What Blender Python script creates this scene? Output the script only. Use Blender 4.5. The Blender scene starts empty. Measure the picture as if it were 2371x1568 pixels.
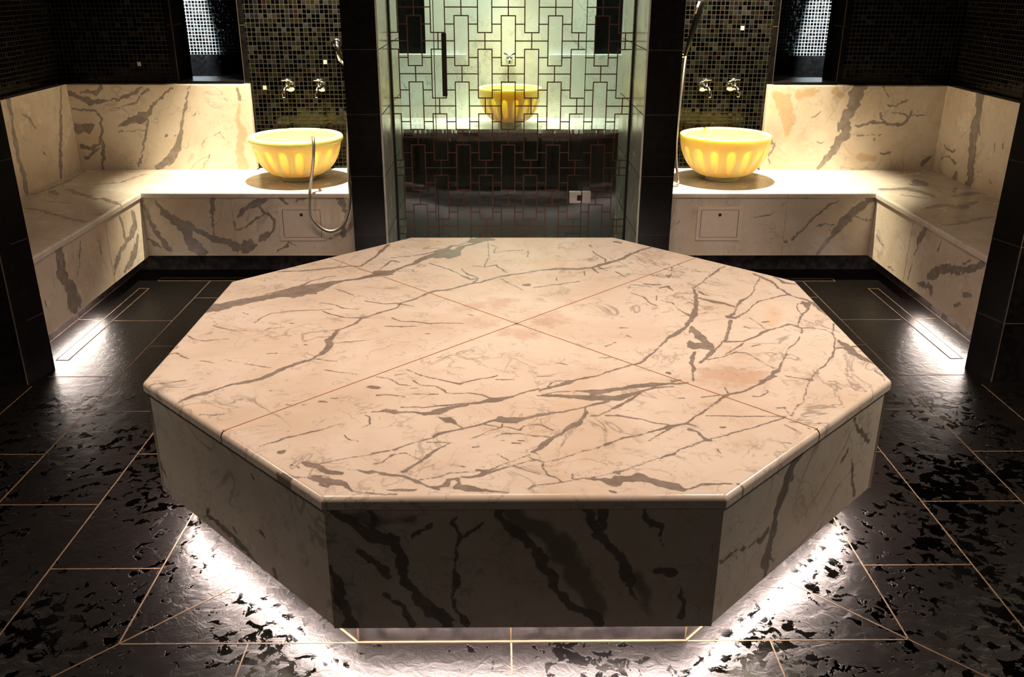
import bpy, math
import numpy as np
from mathutils import Matrix, Vector

# ------------------------------------------------------------------ camera, world, exposure, lamps
scene = bpy.context.scene
COL = scene.collection
PI = math.pi

cam_data = bpy.data.cameras.new('camera')
cam_data.sensor_width = 36.0
cam_data.lens = 2075.6 / 2371 * 36.0
cam_data.clip_start = 0.02
cam = bpy.data.objects.new('camera', cam_data)
COL.objects.link(cam)
_p, _y, _r = 0.38349, 0.01330, 0.00327
_f = Vector((math.sin(_y) * math.cos(_p), math.cos(_y) * math.cos(_p), -math.sin(_p)))
_rt = Vector((math.cos(_y), -math.sin(_y), 0))
_up = _rt.cross(_f)
_r2 = _rt * math.cos(_r) + _up * math.sin(_r)
_u2 = -_rt * math.sin(_r) + _up * math.cos(_r)
_m = Matrix((_r2, _u2, -_f)).transposed().to_4x4()
_m.translation = (-0.0548, -2.9429, 1.6311)
cam.matrix_world = _m
scene.camera = cam

scene.view_settings.view_transform = 'Standard'
scene.view_settings.look = 'None'
scene.view_settings.gamma = 1.0
scene.view_settings.use_curve_mapping = False
scene.view_settings.exposure = 0.0

world = bpy.data.worlds.new('world')
world.use_nodes = True
world.node_tree.nodes['Background'].inputs[0].default_value = (0, 0, 0, 1)
scene.world = world


def area_lamp(name, loc, size, power, color, target=(0, 0, -1), size_y=None, spread=PI):
    d = bpy.data.lights.new(name, 'AREA')
    d.shape = 'RECTANGLE' if size_y else 'DISK'
    d.size = size
    if size_y:
        d.size_y = size_y
    d.energy = power
    d.color = color
    d.spread = spread
    o = bpy.data.objects.new(name, d)
    COL.objects.link(o)
    o.location = loc
    o.rotation_euler = Vector(target).to_track_quat('-Z', 'Y').to_euler()
    return o


def spot_lamp(name, loc, power, color, target, angle, blend, radius):
    d = bpy.data.lights.new(name, 'SPOT')
    d.energy = power
    d.color = color
    d.spot_size = math.radians(angle)
    d.spot_blend = blend
    d.shadow_soft_size = radius
    o = bpy.data.objects.new(name, d)
    COL.objects.link(o)
    o.location = loc
    o.rotation_euler = (Vector(target) - Vector(loc)).to_track_quat('-Z', 'Y').to_euler()
    return o


WARM = (1.0, 0.70, 0.515)
# warm light over the platform
for _x, _y, _e in ((-0.95, -0.80, 108), (0.95, -0.80, 108), (-0.90, 0.72, 84), (0.90, 0.72, 84)):
    spot_lamp('platform_downlight', (_x, _y, 2.55), _e, WARM, (_x * 0.86, _y * 0.92, 0.5), 84, 1.0, 0.10)
area_lamp('platform_ceiling_light', (0.0, 0.0, 2.57), 0.5, 15, WARM)
# downlights over the two basins
spot_lamp('basin_downlight', (-1.27, 2.46, 2.5), 740, (1.0, 0.84, 0.56), (-1.27, 2.46, 0.5), 62, 0.6, 0.03)
spot_lamp('basin_downlight', (1.29, 2.46, 2.5), 740, (1.0, 0.84, 0.56), (1.29, 2.46, 0.5), 62, 0.6, 0.03)
# unseen lamps added at the side recesses to light the platform's diagonal faces
area_lamp('side_fill', (-2.45, -0.3, 1.9), 0.3, 17, (1.0, 0.80, 0.62))
area_lamp('side_fill', (2.45, -0.3, 1.9), 0.3, 38, (1.0, 0.80, 0.62))
# weak fill lamp added behind the camera to lift the platform front
area_lamp('front_fill', (0.0, -3.55, 2.4), 0.5, 5, (1.0, 0.80, 0.62))
# room beyond the glass door
spot_lamp('far_basin_downlight', (0.02, 4.72, 2.5), 250, (1.0, 0.84, 0.50), (0.02, 4.72, 0.5), 42, 0.8, 0.04)
area_lamp('far_ceiling_light', (0.0, 4.80, 2.55), 2.0, 30, (0.84, 0.92, 0.76), (0, 0.06, -1), size_y=0.2, spread=math.radians(80))
# shafts behind the two windows
spot_lamp('window_shaft_light', (-2.58, 4.56, 2.45), 3600, (0.80, 0.88, 1.0), (-2.58, 4.80, 1.12), 19, 0.7, 0.02)
spot_lamp('window_shaft_light', (2.60, 4.56, 2.45), 3600, (0.80, 0.88, 1.0), (2.60, 4.80, 1.12), 19, 0.7, 0.02)

# traced vein lines, millimetres in the plane of each slab: along, across, width
VEINS = {
'top': '''-1133,158,86 -1069,187,73 -1002,241,54 -949,279,56 -894,310,70 -838,342,100 -783,388,104 -749,436,61 -686,477,20 -628,505,26 -581,548,33 -522,585,68
-962,313,6 -917,336,26 -892,356,29 -840,415,16 -816,470,11 -765,527,7 -723,541,6
-978,601,8 -893,608,15 -785,638,12 -699,676,13 -644,676,10 -608,787,11 -588,896,18 -566,1002,15
-974,-620,7 -947,-583,18 -925,-572,19 -896,-542,12 -856,-500,11 -814,-485,18 -780,-461,18 -753,-421,20 -727,-383,18 -693,-349,17 -650,-305,11 -626,-246,23 -621,-190,27 -630,-161,32 -622,-101,15 -617,-65,9 -569,-2,11 -550,52,11 -509,97,8 -440,161,10
-623,-180,6 -566,-171,8 -492,-150,4
-922,5,3 -911,54,6 -887,104,5 -814,133,6 -735,139,6 -669,150,7
-1134,-89,2 -1081,-149,6 -1045,-159,5 -970,-140,4
-1058,-16,6 -976,-64,5 -915,-64,4
-1135,-197,6 -1113,-207,2 -1118,-225,3
-1135,-280,8 -1102,-262,8 -1052,-308,5
-895,-331,4 -829,-360,4 -772,-383,4
-930,-317,6 -907,-326,4
-1008,-326,6 -962,-342,6
-1105,-499,3 -1054,-495,5 -1005,-474,5
-701,127,7 -667,92,7 -602,58,6 -547,58,9
-731,222,5 -669,198,5 -634,156,6 -576,150,7
-565,240,6 -503,209,7 -441,209,7
-649,-310,6 -575,-332,5
-598,-396,7 -554,-418,4 -494,-434,4
-546,-597,7 -530,-600,6
-574,-622,17 -551,-626,10
-445,-522,20 -421,-534,20
-706,388,5 -655,342,7 -620,303,4
-990,116,4 -968,93,5
-1067,27,5 -1046,-5,5
-795,6,9 -787,6,9
-704,-194,9 -697,-195,9
-733,-549,6 -722,-547,5
-868,-59,4 -853,-40,6 -808,-36,4
-806,-269,5 -782,-266,5
-547,585,67 -512,592,25 -489,637,20 -427,706,19 -395,778,40 -365,819,38 -333,844,63 -295,853,117 -249,904,49 -232,974,22 -178,1010,20 -124,1093,57
-189,1047,45 -154,1075,79 -124,1093,66
-336,895,41 -299,930,28 -277,983,20 -252,983,11 -195,1065,10 -189,1118,6
-530,795,8 -438,828,8 -369,870,12 -337,904,13
-558,637,7 -525,754,12 -485,730,10
-357,714,7 -274,636,8 -224,562,5 -191,518,13 -177,497,14 -142,511,6 -171,448,6
-218,636,5 -193,562,12 -151,525,9
-114,1084,2 -105,802,2 -127,659,7 -155,674,11 -178,682,6
-127,659,11 -76,690,8 -39,606,6 -26,583,5
-98,1001,8 -73,956,4 -87,869,7 -28,904,7 46,912,7
65,903,4 68,852,3 60,810,4
348,991,6 355,955,7
354,894,6 368,835,7 399,769,7 390,728,4
475,1046,26 492,1037,31
-58,511,5 -18,440,5 28,366,5
45,426,27 49,426,27
76,392,7 121,412,10 256,467,10
173,524,3 168,482,4
290,605,3 289,546,3
330,643,11 347,582,7
359,658,12 386,612,5
421,597,9 453,523,4
-457,-24,8 -399,-27,9 -357,-21,6
-447,58,4 -404,24,6 -361,24,8 -305,2,8 -248,7,5 -185,2,5
-505,209,7 -443,209,9 -375,178,5
288,-213,6 296,-204,5 329,-175,6
-311,-98,8 -302,-98,8
-177,93,5 -157,81,5
-492,109,10 -442,155,6 -428,215,11 -374,264,11 -338,328,18 -318,347,19 -251,373,16 -176,441,14 -141,454,12 -66,525,12 -8,561,16 47,583,11 107,620,11 186,635,30 260,631,27 331,655,13 393,712,25 471,777,21 508,834,18 562,903,14
374,-116,6 386,-136,6
364,-43,8 383,-43,6
117,-349,4 134,-352,7 154,-362,4
-16,-391,5 -2,-389,5
448,384,5 456,411,5
-417,-692,4 -379,-679,8 -350,-689,9 -294,-690,9 -263,-700,20 -227,-687,32 -203,-666,31 -185,-659,20 -142,-638,14 -117,-631,17 -79,-617,31 -47,-606,20 -15,-588,6 18,-562,7 57,-543,10
70,-547,8 97,-528,13 131,-505,20 169,-482,13 198,-464,11 243,-446,7 295,-405,9 348,-371,10
-334,-658,7 -278,-662,6 -220,-648,7 -157,-638,9
-224,-724,9 -203,-734,35 -184,-747,19 -174,-767,5 -158,-783,6
-386,-924,3 -351,-912,5 -316,-892,3 -260,-854,4 -235,-836,10 -210,-814,14 -178,-799,7 -149,-786,7 -108,-764,8 -78,-741,9 -48,-742,33 -20,-738,36 13,-729,14 44,-712,13 113,-692,10 171,-668,10 223,-640,10 253,-626,13
49,-585,7 81,-589,13 129,-593,22 177,-597,26 217,-604,33 249,-608,36 282,-597,20 324,-575,10
164,-555,6 212,-560,27 231,-567,37 255,-556,21 330,-534,11
214,-575,19 211,-604,19
59,-581,6 115,-563,4 170,-553,6
183,-668,7 187,-696,11 175,-723,13 151,-762,21 131,-785,19 108,-819,9 80,-844,13 61,-874,17 43,-903,14 25,-921,13
16,-932,3 16,-949,4 29,-960,6 54,-969,6
31,-924,6 43,-938,4 44,-955,3
54,-969,5 91,-958,4 150,-921,4 219,-884,5 251,-857,4 289,-839,4
54,-969,3 50,-993,2 57,-1031,2 80,-1046,3 90,-1065,2
9,-1102,4 25,-1087,4 81,-1070,3 125,-1057,5 166,-1047,4 222,-1027,5 265,-1011,4
152,-1055,7 191,-1060,10 217,-1068,15 231,-1068,19 230,-1047,17 260,-1048,21
-151,-1045,8 -129,-1045,9 -108,-1037,10 -92,-1022,17 -87,-1014,14 -114,-1007,4
-87,-1024,9 -68,-1011,7 -43,-998,7 -21,-985,5 12,-968,5 35,-963,4
-87,-1014,4 -49,-982,4 13,-938,4
-233,-1087,5 -207,-1090,17 -191,-1080,19 -182,-1055,17 -164,-1052,11 -155,-1070,11 -159,-1090,26 -136,-1093,29 -107,-1101,22 -80,-1108,10 -36,-1116,5
-374,-1014,14 -351,-1025,12 -323,-1033,9 -293,-1039,9 -273,-1054,11 -251,-1067,10 -228,-1087,7 -201,-1100,9
-252,-1054,4 -210,-1044,5 -184,-1026,4 -114,-1014,4
-295,-1018,11 -283,-1002,9 -263,-980,7 -244,-944,14 -219,-902,5 -186,-869,4 -250,-863,5
-135,-849,3 -78,-799,5 -54,-781,9 -51,-764,6
-108,-764,5 -57,-781,9
-54,-777,5 -30,-784,6 -6,-800,6 6,-774,4 36,-767,5 60,-772,5 82,-800,2
-69,-834,4 -48,-818,6 -7,-819,6 34,-831,5 74,-841,6
-25,-873,7 -8,-874,8
-10,-859,7 4,-859,8
-60,-860,4 -48,-860,4
-128,-896,6 -111,-891,6
-347,-397,7 -329,-410,7 -296,-443,6 -261,-463,6 -213,-488,6 -179,-502,8 -147,-480,7 -97,-460,6 -67,-444,7
-319,-479,5 -297,-515,5 -247,-519,7 -212,-565,5 -144,-569,6 -111,-580,9 -86,-599,6
-450,-446,4 -398,-463,4 -360,-502,5 -329,-514,6
-416,-582,7 -384,-579,6 -335,-590,4
-311,-575,4 -240,-576,6
-67,-476,8 -14,-477,4
54,-451,4 98,-451,5
106,-485,6 169,-482,6
57,-555,6 84,-532,5 99,-489,2
111,-513,4 125,-497,3
191,-716,5 216,-713,5 246,-689,4 281,-662,5 319,-612,4
237,-713,3 274,-717,3 303,-730,7
-326,-1099,5 -297,-1102,10 -258,-1100,10
-21,-990,2 6,-1012,3 38,-1028,2
-373,-980,3 -353,-969,2 -334,-935,3 -302,-924,3 -257,-958,2
-181,-981,3 -147,-992,3
-62,-929,2 -37,-963,2
119,-1028,2 120,-1052,5 133,-1057,4
220,-1024,5 235,-1029,8
207,-1110,10 215,-1113,10
-324,-534,6 -301,-534,6
-378,-440,4 -344,-427,4
-258,-300,4 -216,-302,4
-162,-316,5 -127,-313,4
300,-305,4 257,-305,4
121,-348,4 154,-362,4
-681,-886,2 -644,-862,5 -612,-835,11 -591,-826,5 -555,-802,7 -528,-786,5 -488,-761,3
-718,-897,3 -711,-892,6
-892,-702,3 -854,-705,4 -825,-699,3
-516,-978,4 -469,-961,4 -428,-942,5 -390,-931,5 -323,-903,5
-580,-983,5 -556,-994,6
-556,-969,4 -526,-983,18 -501,-999,16 -476,-1018,22 -450,-1026,14
-434,-1005,5 -409,-1008,7 -378,-1019,13 -351,-1022,13 -308,-1035,10
-525,-1041,7 -494,-1052,18 -462,-1065,26 -432,-1070,15 -421,-1088,8 -408,-1108,4 -365,-1115,5 -299,-1121,5
-487,-1075,10 -469,-1087,8
-516,-1034,10 -496,-1036,10
-568,-1041,3 -528,-1041,3
-620,-1001,11 -592,-1017,12 -572,-1036,14
-471,-827,3 -450,-849,4 -429,-858,3
-623,-915,17 -617,-915,17
-428,-780,4 -413,-764,2 -416,-718,3 -432,-711,3
-455,-701,5 -434,-694,5
-416,-691,6 -392,-684,7 -376,-671,7 -347,-678,5
-383,-685,5 -351,-698,7
-914,-708,7 -900,-715,7
-659,-703,5 -651,-705,5
-667,-641,4 -635,-645,4
-620,-641,3 -602,-636,3
517,851,16 575,920,16 620,955,13
626,552,8 629,523,9 646,567,4
654,611,3 665,657,3
514,439,11 547,428,14 574,432,8
571,384,6 606,411,17 612,351,5
460,432,8 523,411,7 534,398,5
447,332,5 486,280,5 504,205,6 525,181,12
538,293,3 532,242,4
551,242,5 588,217,5 596,145,5 604,122,6 627,76,13
353,-363,9 386,-350,11 442,-261,7 481,-200,7 509,-146,10 559,-76,22 590,-34,15 616,20,22 645,87,21 672,181,16 693,305,13 700,384,6 719,411,5 791,523,6 855,626,11 893,672,6
698,267,18 726,241,23 754,217,24 780,204,16 809,170,10
714,344,14 723,305,13 738,298,8
810,156,6 834,204,10 861,247,12 883,266,6 921,330,5 950,410,4 974,465,5 998,522,3
767,64,27 792,98,12 811,144,6
767,64,40 783,47,19 807,81,5
763,30,15 746,-34,13 719,-107,11 700,-157,10 676,-196,8 647,-243,7
807,81,8 839,109,8 881,180,6 915,228,7 959,253,7 1010,285,9 1056,310,13
987,566,15 1004,529,20 1022,479,19 1037,437,16 1034,383,15 1048,343,10 1054,304,13 1072,278,9 1104,246,14 1119,191,21 1120,143,27 1125,85,16
1081,228,13 1090,203,20 1075,143,12 1044,97,9 1007,29,4 983,-35,3
1057,203,2 1034,143,2 1033,86,4
1074,203,16 1119,215,16
1061,522,12 1080,451,21 1118,430,11
609,-34,14 612,-76,25 622,-137,31 632,-196,41 640,-243,18 621,-280,17 594,-325,9 574,-351,7
579,-166,9 581,-215,47 608,-205,59 626,-224,50
575,-261,11 562,-307,14 545,-351,14 546,-402,14 533,-452,7 527,-484,3
603,-44,8 589,-96,4
604,-325,6 660,-298,6 711,-262,7 745,-272,7 763,-312,5 796,-395,3
671,-280,4 718,-234,7 752,-187,4
836,52,4 852,8,4 863,-67,5
875,8,16 894,19,10
975,-98,6 992,-57,4 979,-25,10 959,-14,12 931,-30,8 861,-72,12 822,-118,12 756,-172,11 697,-172,12
960,-9,8 991,-46,9 1026,-46,6 1071,-62,5 1083,-104,4
1019,29,5 1060,-14,5 1111,-88,5
1118,-4,2 1083,-109,3 1066,-169,5 1044,-226,5 1027,-273,6 989,-336,4 967,-371,6 934,-405,5 898,-462,4 877,-486,5 856,-533,3 836,-579,4 810,-637,3 785,-657,4
1079,-159,10 1088,-198,23 1088,-236,33 1093,-282,26 1108,-319,29 1123,-354,15 1132,-367,8
1092,-227,9 1130,-213,11
1046,-231,11 1077,-227,18
1110,-414,10 1111,-463,3 1108,-488,3
818,-450,7 861,-474,7 885,-482,17
734,-485,13 757,-474,12 783,-453,11
612,-532,2 608,-577,3
679,-593,6 701,-593,3 732,-563,3 727,-532,2
933,-491,3 959,-491,3
529,-599,6 597,-585,3
458,-606,6 474,-603,7
463,-488,14 487,-480,12
460,-427,13 463,-431,13
774,-216,3 808,-197,3
794,-35,6 809,-51,6
245,-602,41 287,-606,26 318,-582,13 357,-558,11 405,-529,9 456,-525,7
251,-549,11 306,-536,16 344,-524,24 400,-511,25 456,-507,12 512,-499,7
215,-881,5 246,-862,6 318,-825,6 382,-794,8 404,-781,18 446,-767,9 489,-720,7 528,-678,7 577,-616,9 600,-592,10 610,-580,9 661,-559,10 717,-513,7 748,-479,12 788,-429,11 814,-393,10 851,-316,5 887,-236,5 931,-183,5 960,-129,3
218,-1023,6 262,-1009,5 316,-970,5 383,-934,5 407,-908,5 463,-876,5 508,-847,5 584,-813,6 673,-764,6 733,-728,5
196,-1060,16 224,-1074,32 232,-1052,23 256,-1052,28 285,-1052,40 312,-1069,21 330,-1083,16 355,-1092,33 376,-1106,17 388,-1104,4 427,-1082,8 456,-1083,8 503,-1081,3
300,-1050,6 328,-1064,6 352,-1075,10 358,-1092,12
258,-677,9 305,-630,10 340,-582,8 353,-566,6
267,-714,7 315,-733,9 331,-737,6 361,-759,4 403,-770,6
804,-641,3 770,-695,4 751,-725,3
453,-798,14 471,-809,8 483,-843,10 490,-857,17 499,-860,10
501,-909,6 506,-928,3
332,-862,2 378,-815,4 402,-795,5
456,-767,11 477,-781,7
475,-738,4 528,-678,5
749,-664,4 749,-721,3
723,-668,6 743,-670,6
720,-772,5 744,-824,3
673,-876,3 702,-878,5
516,-720,4 570,-720,4 631,-720,6 734,-725,4
517,-1082,9 528,-1085,7
542,-785,10 551,-786,10
628,-717,6 632,-720,6
777,-793,6 778,-800,5
812,-765,6 820,-763,5''',
'top_st': '''-23,-83,86 21,-104,100 65,-134,30 22,-84,45
122,22,131 173,22,43 153,89,49
-151,23,74 -100,-9,74
-215,137,60 -135,196,64 -53,232,91
619,-447,144 679,-447,136 720,-429,76''',
'lback': '''-2224,504,30 -2130,563,60 -2078,628,40 -2044,723,20 -2014,827,14 -1988,909,8 -1953,1011,6
-2696,743,32 -2623,738,35 -2574,774,18 -2680,769,21
-2429,764,10 -2350,795,40 -2284,816,59 -2227,842,29 -2200,888,10 -2140,940,8 -2060,991,13
-2697,969,33 -2640,939,44 -2562,908,31 -2498,919,10 -2392,929,15 -2281,970,19 -2245,1000,13
-2622,979,8 -2532,959,30 -2494,1000,24
-2670,648,23 -2621,627,26 -2562,659,20 -2529,733,16 -2527,805,11 -2548,867,11 -2684,867,14
-2568,499,17 -2546,595,19 -2539,669,17
-2341,510,10 -2298,617,12 -2269,701,14 -2233,806,8
-2423,733,6 -2242,743,6
-2466,857,8 -2291,909,10 -2251,960,14 -2205,990,19
-1665,991,21 -1652,920,21
-2147,702,14 -2141,712,14
-2084,704,15 -2079,702,15
-1943,848,8 -1956,827,8
-1928,638,4 -1901,681,6 -1799,733,5 -1783,691,7
-1933,510,6 -1880,596,5
-2664,563,20 -2567,627,14''',
'lback_st': '''-1665,889,31 -1685,807,32 -1663,723,53 -1698,596,53 -1675,510,67''',
'lside': '''2042,1012,38 2032,922,32 2021,831,32 2023,737,39 2021,697,25 2041,611,45 2035,528,53 2032,487,40
2656,1008,18 2614,905,18 2572,801,42 2521,684,38 2487,594,34 2456,511,31
2152,918,10 2221,881,20 2268,819,7
2301,680,15 2329,653,13''',
'seat': '''-2605,2119,41 -2537,2033,27
-2529,2164,27 -2395,2034,41 -2267,1930,26
-2247,1950,18 -2168,1869,36 -2108,1810,25
-2552,1715,17 -2455,1677,27 -2325,1569,27 -2127,1431,32
-2661,2033,20 -2631,2395,14 -2660,2699,10
-1748,2255,22 -1692,2302,18
-2430,2300,25 -2309,2348,25 -2249,2595,16
-2527,1869,17 -2362,1830,21
2157,2171,59 2316,2194,69 2367,2083,59 2368,1955,17
2469,2455,29 2437,2310,110 2500,2406,10
2143,1363,36 2235,1396,27 2363,1481,35 2477,1533,25
2484,1997,40 2652,2083,59
2607,2217,19 2534,2083,13
2205,1716,19 2332,1793,55 2388,1716,60 2558,1873,24
1703,2659,10 1696,2453,14 1733,2404,17
2212,2039,22 2311,1955,26''',
'lfront': '''-2095,441,20 -2069,361,20 -2051,281,21 -2011,220,32 -1980,159,32
-2018,441,10 -1980,371,32 -1909,321,53 -1867,271,63 -1862,230,62 -1839,179,75 -1785,138,54
-1861,311,32 -1789,261,32 -1725,225,32 -1629,205,32 -1593,179,53
-1691,470,24 -1700,391,15 -1715,351,12 -1704,281,8 -1714,240,8
-2099,220,11 -2028,169,22
-1533,179,79 -1503,189,59
-1440,220,38 -1398,250,24
-1554,351,19 -1510,401,28 -1448,431,38 -1388,451,14
-1587,321,10 -1582,271,10 -1512,291,8 -1457,341,13 -1396,371,11
-1448,431,14 -1414,381,15 -1351,331,16 -1367,271,13 -1409,240,11
-1286,179,14 -1307,169,8
-1360,138,10 -1275,199,12 -1238,169,8
-1328,470,10 -1310,451,20 -1255,421,8
-1214,441,15 -1164,460,8
-970,461,40 -937,371,20 -966,240,29
-1036,230,8 -1046,220,8''',
'lfside': '''1063,496,22 1083,444,74 1077,393,92 1057,346,81 1106,289,72 1125,228,96 1136,182,124 1110,156,55 1080,153,16
1314,432,11 1258,351,11 1207,283,8
1793,434,19 1816,352,24 1811,292,21
1610,168,23 1670,225,42 1739,258,23 1825,280,22 1913,302,51 1970,342,54 1969,390,55
1731,144,20 1835,159,49 1915,207,63 1981,268,23
876,268,15 880,247,11
1502,379,15 1504,320,18''',
'rback': '''1975,507,35 2020,577,46 2073,663,57 2108,727,61 2096,811,66 2128,884,89 2149,957,89 2173,1013,78
2063,738,15 2050,790,13
2350,895,15 2402,905,11 2473,926,6
2177,770,15 2259,796,9 2335,791,15 2455,780,15 2494,801,23 2505,864,13
2314,853,8 2319,822,8 2367,791,10
2389,854,8 2489,833,14 2596,833,10
1891,822,11 1911,832,9 1939,858,7
1911,669,5 1986,669,6
2354,599,17 2419,605,13
2627,535,36 2665,567,30 2677,589,12
2300,1008,8 2340,957,10
1650,684,14 1675,652,15 1648,599,11 1655,534,11
2291,690,12 2297,685,12
2186,706,5 2346,717,5''',
'rback_st': '''1640,956,59 1698,915,100 1742,811,84 1742,727,33
1787,966,62 1871,977,52 1912,987,11
2018,987,58 2054,956,39
2227,578,53 2316,567,42''',
'rside': '''2325,1006,75 2299,905,77 2314,832,85 2296,750,70 2282,659,85 2260,569,71 2260,510,71
2483,994,14 2473,988,10
2458,737,7 2416,788,6
2641,669,7 2534,649,19 2492,665,11
2644,591,11 2535,612,11 2461,588,15
1981,796,12 1971,771,12
2060,776,10 2053,743,8
2039,572,14 2021,562,12
2268,825,23 2243,801,11
2424,535,29 2434,480,58''',
'rfront': '''1805,126,15 1845,198,27 1904,280,43 1945,341,48 2014,411,43 2084,471,64 2112,481,52
1643,219,11 1678,260,9 1765,351,11 1845,421,11 1890,451,5
1772,301,8 1890,311,8
1952,361,8 2025,341,10 2095,336,8
1855,275,13 1860,272,13
1702,461,15 1711,466,13
1604,209,15 1615,198,13
1409,351,8 1487,361,8 1524,381,4
958,301,8 977,321,8''',
'rfside': '''1521,357,17 1502,392,46 1460,447,48 1427,484,37 1402,498,8
1527,289,11 1506,361,14
1557,150,14 1529,251,11
1330,240,40 1258,292,59 1159,337,53 1055,356,32 943,405,40 874,453,41 865,494,32
1294,380,8 1282,425,10 1273,477,8
1361,200,10 1445,165,10 1282,198,32 1283,161,28
2018,272,11 1968,246,10 1880,223,11
1808,140,12 1700,151,6
979,266,26 919,281,19
998,212,28 1041,183,21
1043,394,17 977,427,13''',
'sf': '''-472,474,20 -439,454,20 -414,433,25 -386,408,25 -357,382,31 -314,371,30 -298,334,27 -295,292,22 -288,254,19 -271,222,20 -241,183,31 -210,155,41 -188,127,40
-370,463,14 -354,438,18 -360,413,13
-398,351,10 -369,319,25 -340,287,25 -327,271,10
-343,222,13 -313,195,13 -296,161,15 -280,127,17
-168,437,9 -160,406,9 -157,355,11 -162,302,9 -163,270,9 -178,205,9 -169,166,12 -152,138,15 -138,121,15
-60,477,26 -64,442,22 -38,411,24 -8,385,24 23,354,23 46,317,23 69,268,28 92,225,23 116,181,25 148,169,21 186,135,35
-95,416,10 -121,396,10 -148,381,6
143,471,22 157,436,26 176,400,22 204,358,21 232,321,20 252,278,18 263,235,11 278,202,5
182,456,26 193,405,13
277,465,13 296,435,18 324,404,9 335,362,5
-476,304,14 -462,250,27 -457,195,28 -433,140,39
331,288,26 372,277,21
390,223,9 399,156,18
-261,392,14 -234,412,14 -216,422,10''',
'sf_st': '''-30,447,39 36,405,58 89,353,65 126,290,73 155,224,56 194,163,47
279,267,27 295,218,27 313,157,18
-396,448,30 -328,428,41 -268,433,30''',
'sl': '''-176,153,15 -111,151,19 -39,148,25 8,134,30 58,133,15 93,114,10
-30,189,10 -4,171,13
135,234,16 143,229,13
116,420,11 131,407,13
-481,236,23 -437,175,10
11,459,9 26,442,9
181,136,17 194,107,14
-213,136,8 -158,180,11''',
'sr': '''-54,475,35 -97,448,43 -126,404,44 -146,362,51 -163,330,37 -178,268,30 -191,216,37 -201,174,32 -187,107,29
280,296,7 308,207,15 351,136,12
-449,297,7 -380,295,9 -306,274,6 -248,262,14 -214,280,23
-397,292,7 -348,261,9
240,343,11 210,324,17 201,315,9
246,438,9 332,363,19 404,304,10
-199,209,13 -156,145,8''',
}

# ------------------------------------------------------------------ mesh helpers
def _vals(seed, n=64):
    return np.random.RandomState(seed).rand(n, n)


def vnoise(u, v, scale, seed):
    """smooth value noise in [-1, 1]"""
    g = _vals(seed)
    a, b = u / scale + 1000.0, v / scale + 1000.0
    i, j = np.floor(a).astype(int), np.floor(b).astype(int)
    fa, fb = a - i, b - j
    fa, fb = fa * fa * (3 - 2 * fa), fb * fb * (3 - 2 * fb)
    i0, i1, j0, j1 = i % 64, (i + 1) % 64, j % 64, (j + 1) % 64
    r = (g[i0, j0] * (1 - fa) * (1 - fb) + g[i1, j0] * fa * (1 - fb)
         + g[i0, j1] * (1 - fa) * fb + g[i1, j1] * fa * fb)
    return r * 2 - 1


def parse(key):
    out = []
    for ln in VEINS[key].strip().split('\n'):
        out.append([tuple(float(x) / 1000 for x in t.split(',')) for t in ln.split()])
    return out


def vein_field(U, V, key, soft=0.012, amp=0.75):
    """1 inside a traced vein, 0 away from it, 0.5 on its rim"""
    U = np.asarray(U, float)
    V = np.asarray(V, float)
    u = U + amp * (0.0045 * vnoise(U, V, 0.030, 3) + 0.0022 * vnoise(U, V, 0.010, 5))
    v = V + amp * (0.0045 * vnoise(U, V, 0.030, 7) + 0.0022 * vnoise(U, V, 0.010, 9))
    if amp > 1:      # ragged rims on the upright slabs
        u = u + 0.004 * vnoise(U, V, 0.016, 21)
        v = v + 0.004 * vnoise(U, V, 0.016, 23)
    mod = 1.0 + 0.30 * vnoise(U, V, 0.020, 11) + 0.20 * vnoise(U, V, 0.06, 13)
    F = np.full(U.shape, -9.0)
    for line in parse(key):
        for (a, b, w0), (c, d, w1) in zip(line[:-1], line[1:]):
            w0, w1 = max(w0, 0.0046), max(w1, 0.0046)
            m = max(w0, w1) * 0.8 + soft
            sel = np.nonzero((u > min(a, c) - m) & (u < max(a, c) + m) & (v > min(b, d) - m) & (v < max(b, d) + m))[0]
            if len(sel) == 0:
                continue
            pu, pv = u[sel], v[sel]
            L2 = (c - a) ** 2 + (d - b) ** 2 + 1e-12
            t = np.clip(((pu - a) * (c - a) + (pv - b) * (d - b)) / L2, 0, 1)
            dist = np.hypot(pu - a - t * (c - a), pv - b - t * (d - b))
            w = w0 + t * (w1 - w0)
            F[sel] = np.maximum(F[sel], w * 0.5 * mod[sel] - dist)
    return np.clip(0.5 + F / soft, 0, 1)


OFF = {}


def link(name, me, parent=None, loc=None):
    o = bpy.data.objects.new(name, me)
    COL.objects.link(o)
    if parent is not None:
        o.parent = parent
    return o


def mesh_obj(name, verts, faces, mat, parent=None, smooth=False, attrs=None, mats=None, midx=None):
    """verts are world coordinates; the object sits in its parent's frame"""
    v = np.array(verts, float)
    off = OFF.get(parent.name, np.zeros(3)) if parent is not None else np.zeros(3)
    me = bpy.data.meshes.new(name)
    me.from_pydata((v - off).tolist(), [], [tuple(f) for f in faces])
    for m in (mats or [mat]):
        me.materials.append(m)
    if midx is not None:
        me.polygons.foreach_set('material_index', midx)
    if smooth is True:
        me.polygons.foreach_set('use_smooth', [True] * len(me.polygons))
    elif smooth:
        me.polygons.foreach_set('use_smooth', smooth)
    if attrs:
        for k, a in attrs.items():
            at = me.attributes.new(k, 'FLOAT', 'POINT')
            at.data.foreach_set('value', np.asarray(a, np.float32))
    me.update()
    o = link(name, me, parent)
    if parent is not None:
        OFF[o.name] = off
    else:
        # put the origin at the base of the thing
        c = (v.min(0) + v.max(0)) / 2
        c[2] = v[:, 2].min()
        me.transform(Matrix.Translation(-Vector(c)))
        o.location = c
        OFF[o.name] = c
    return o


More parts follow.
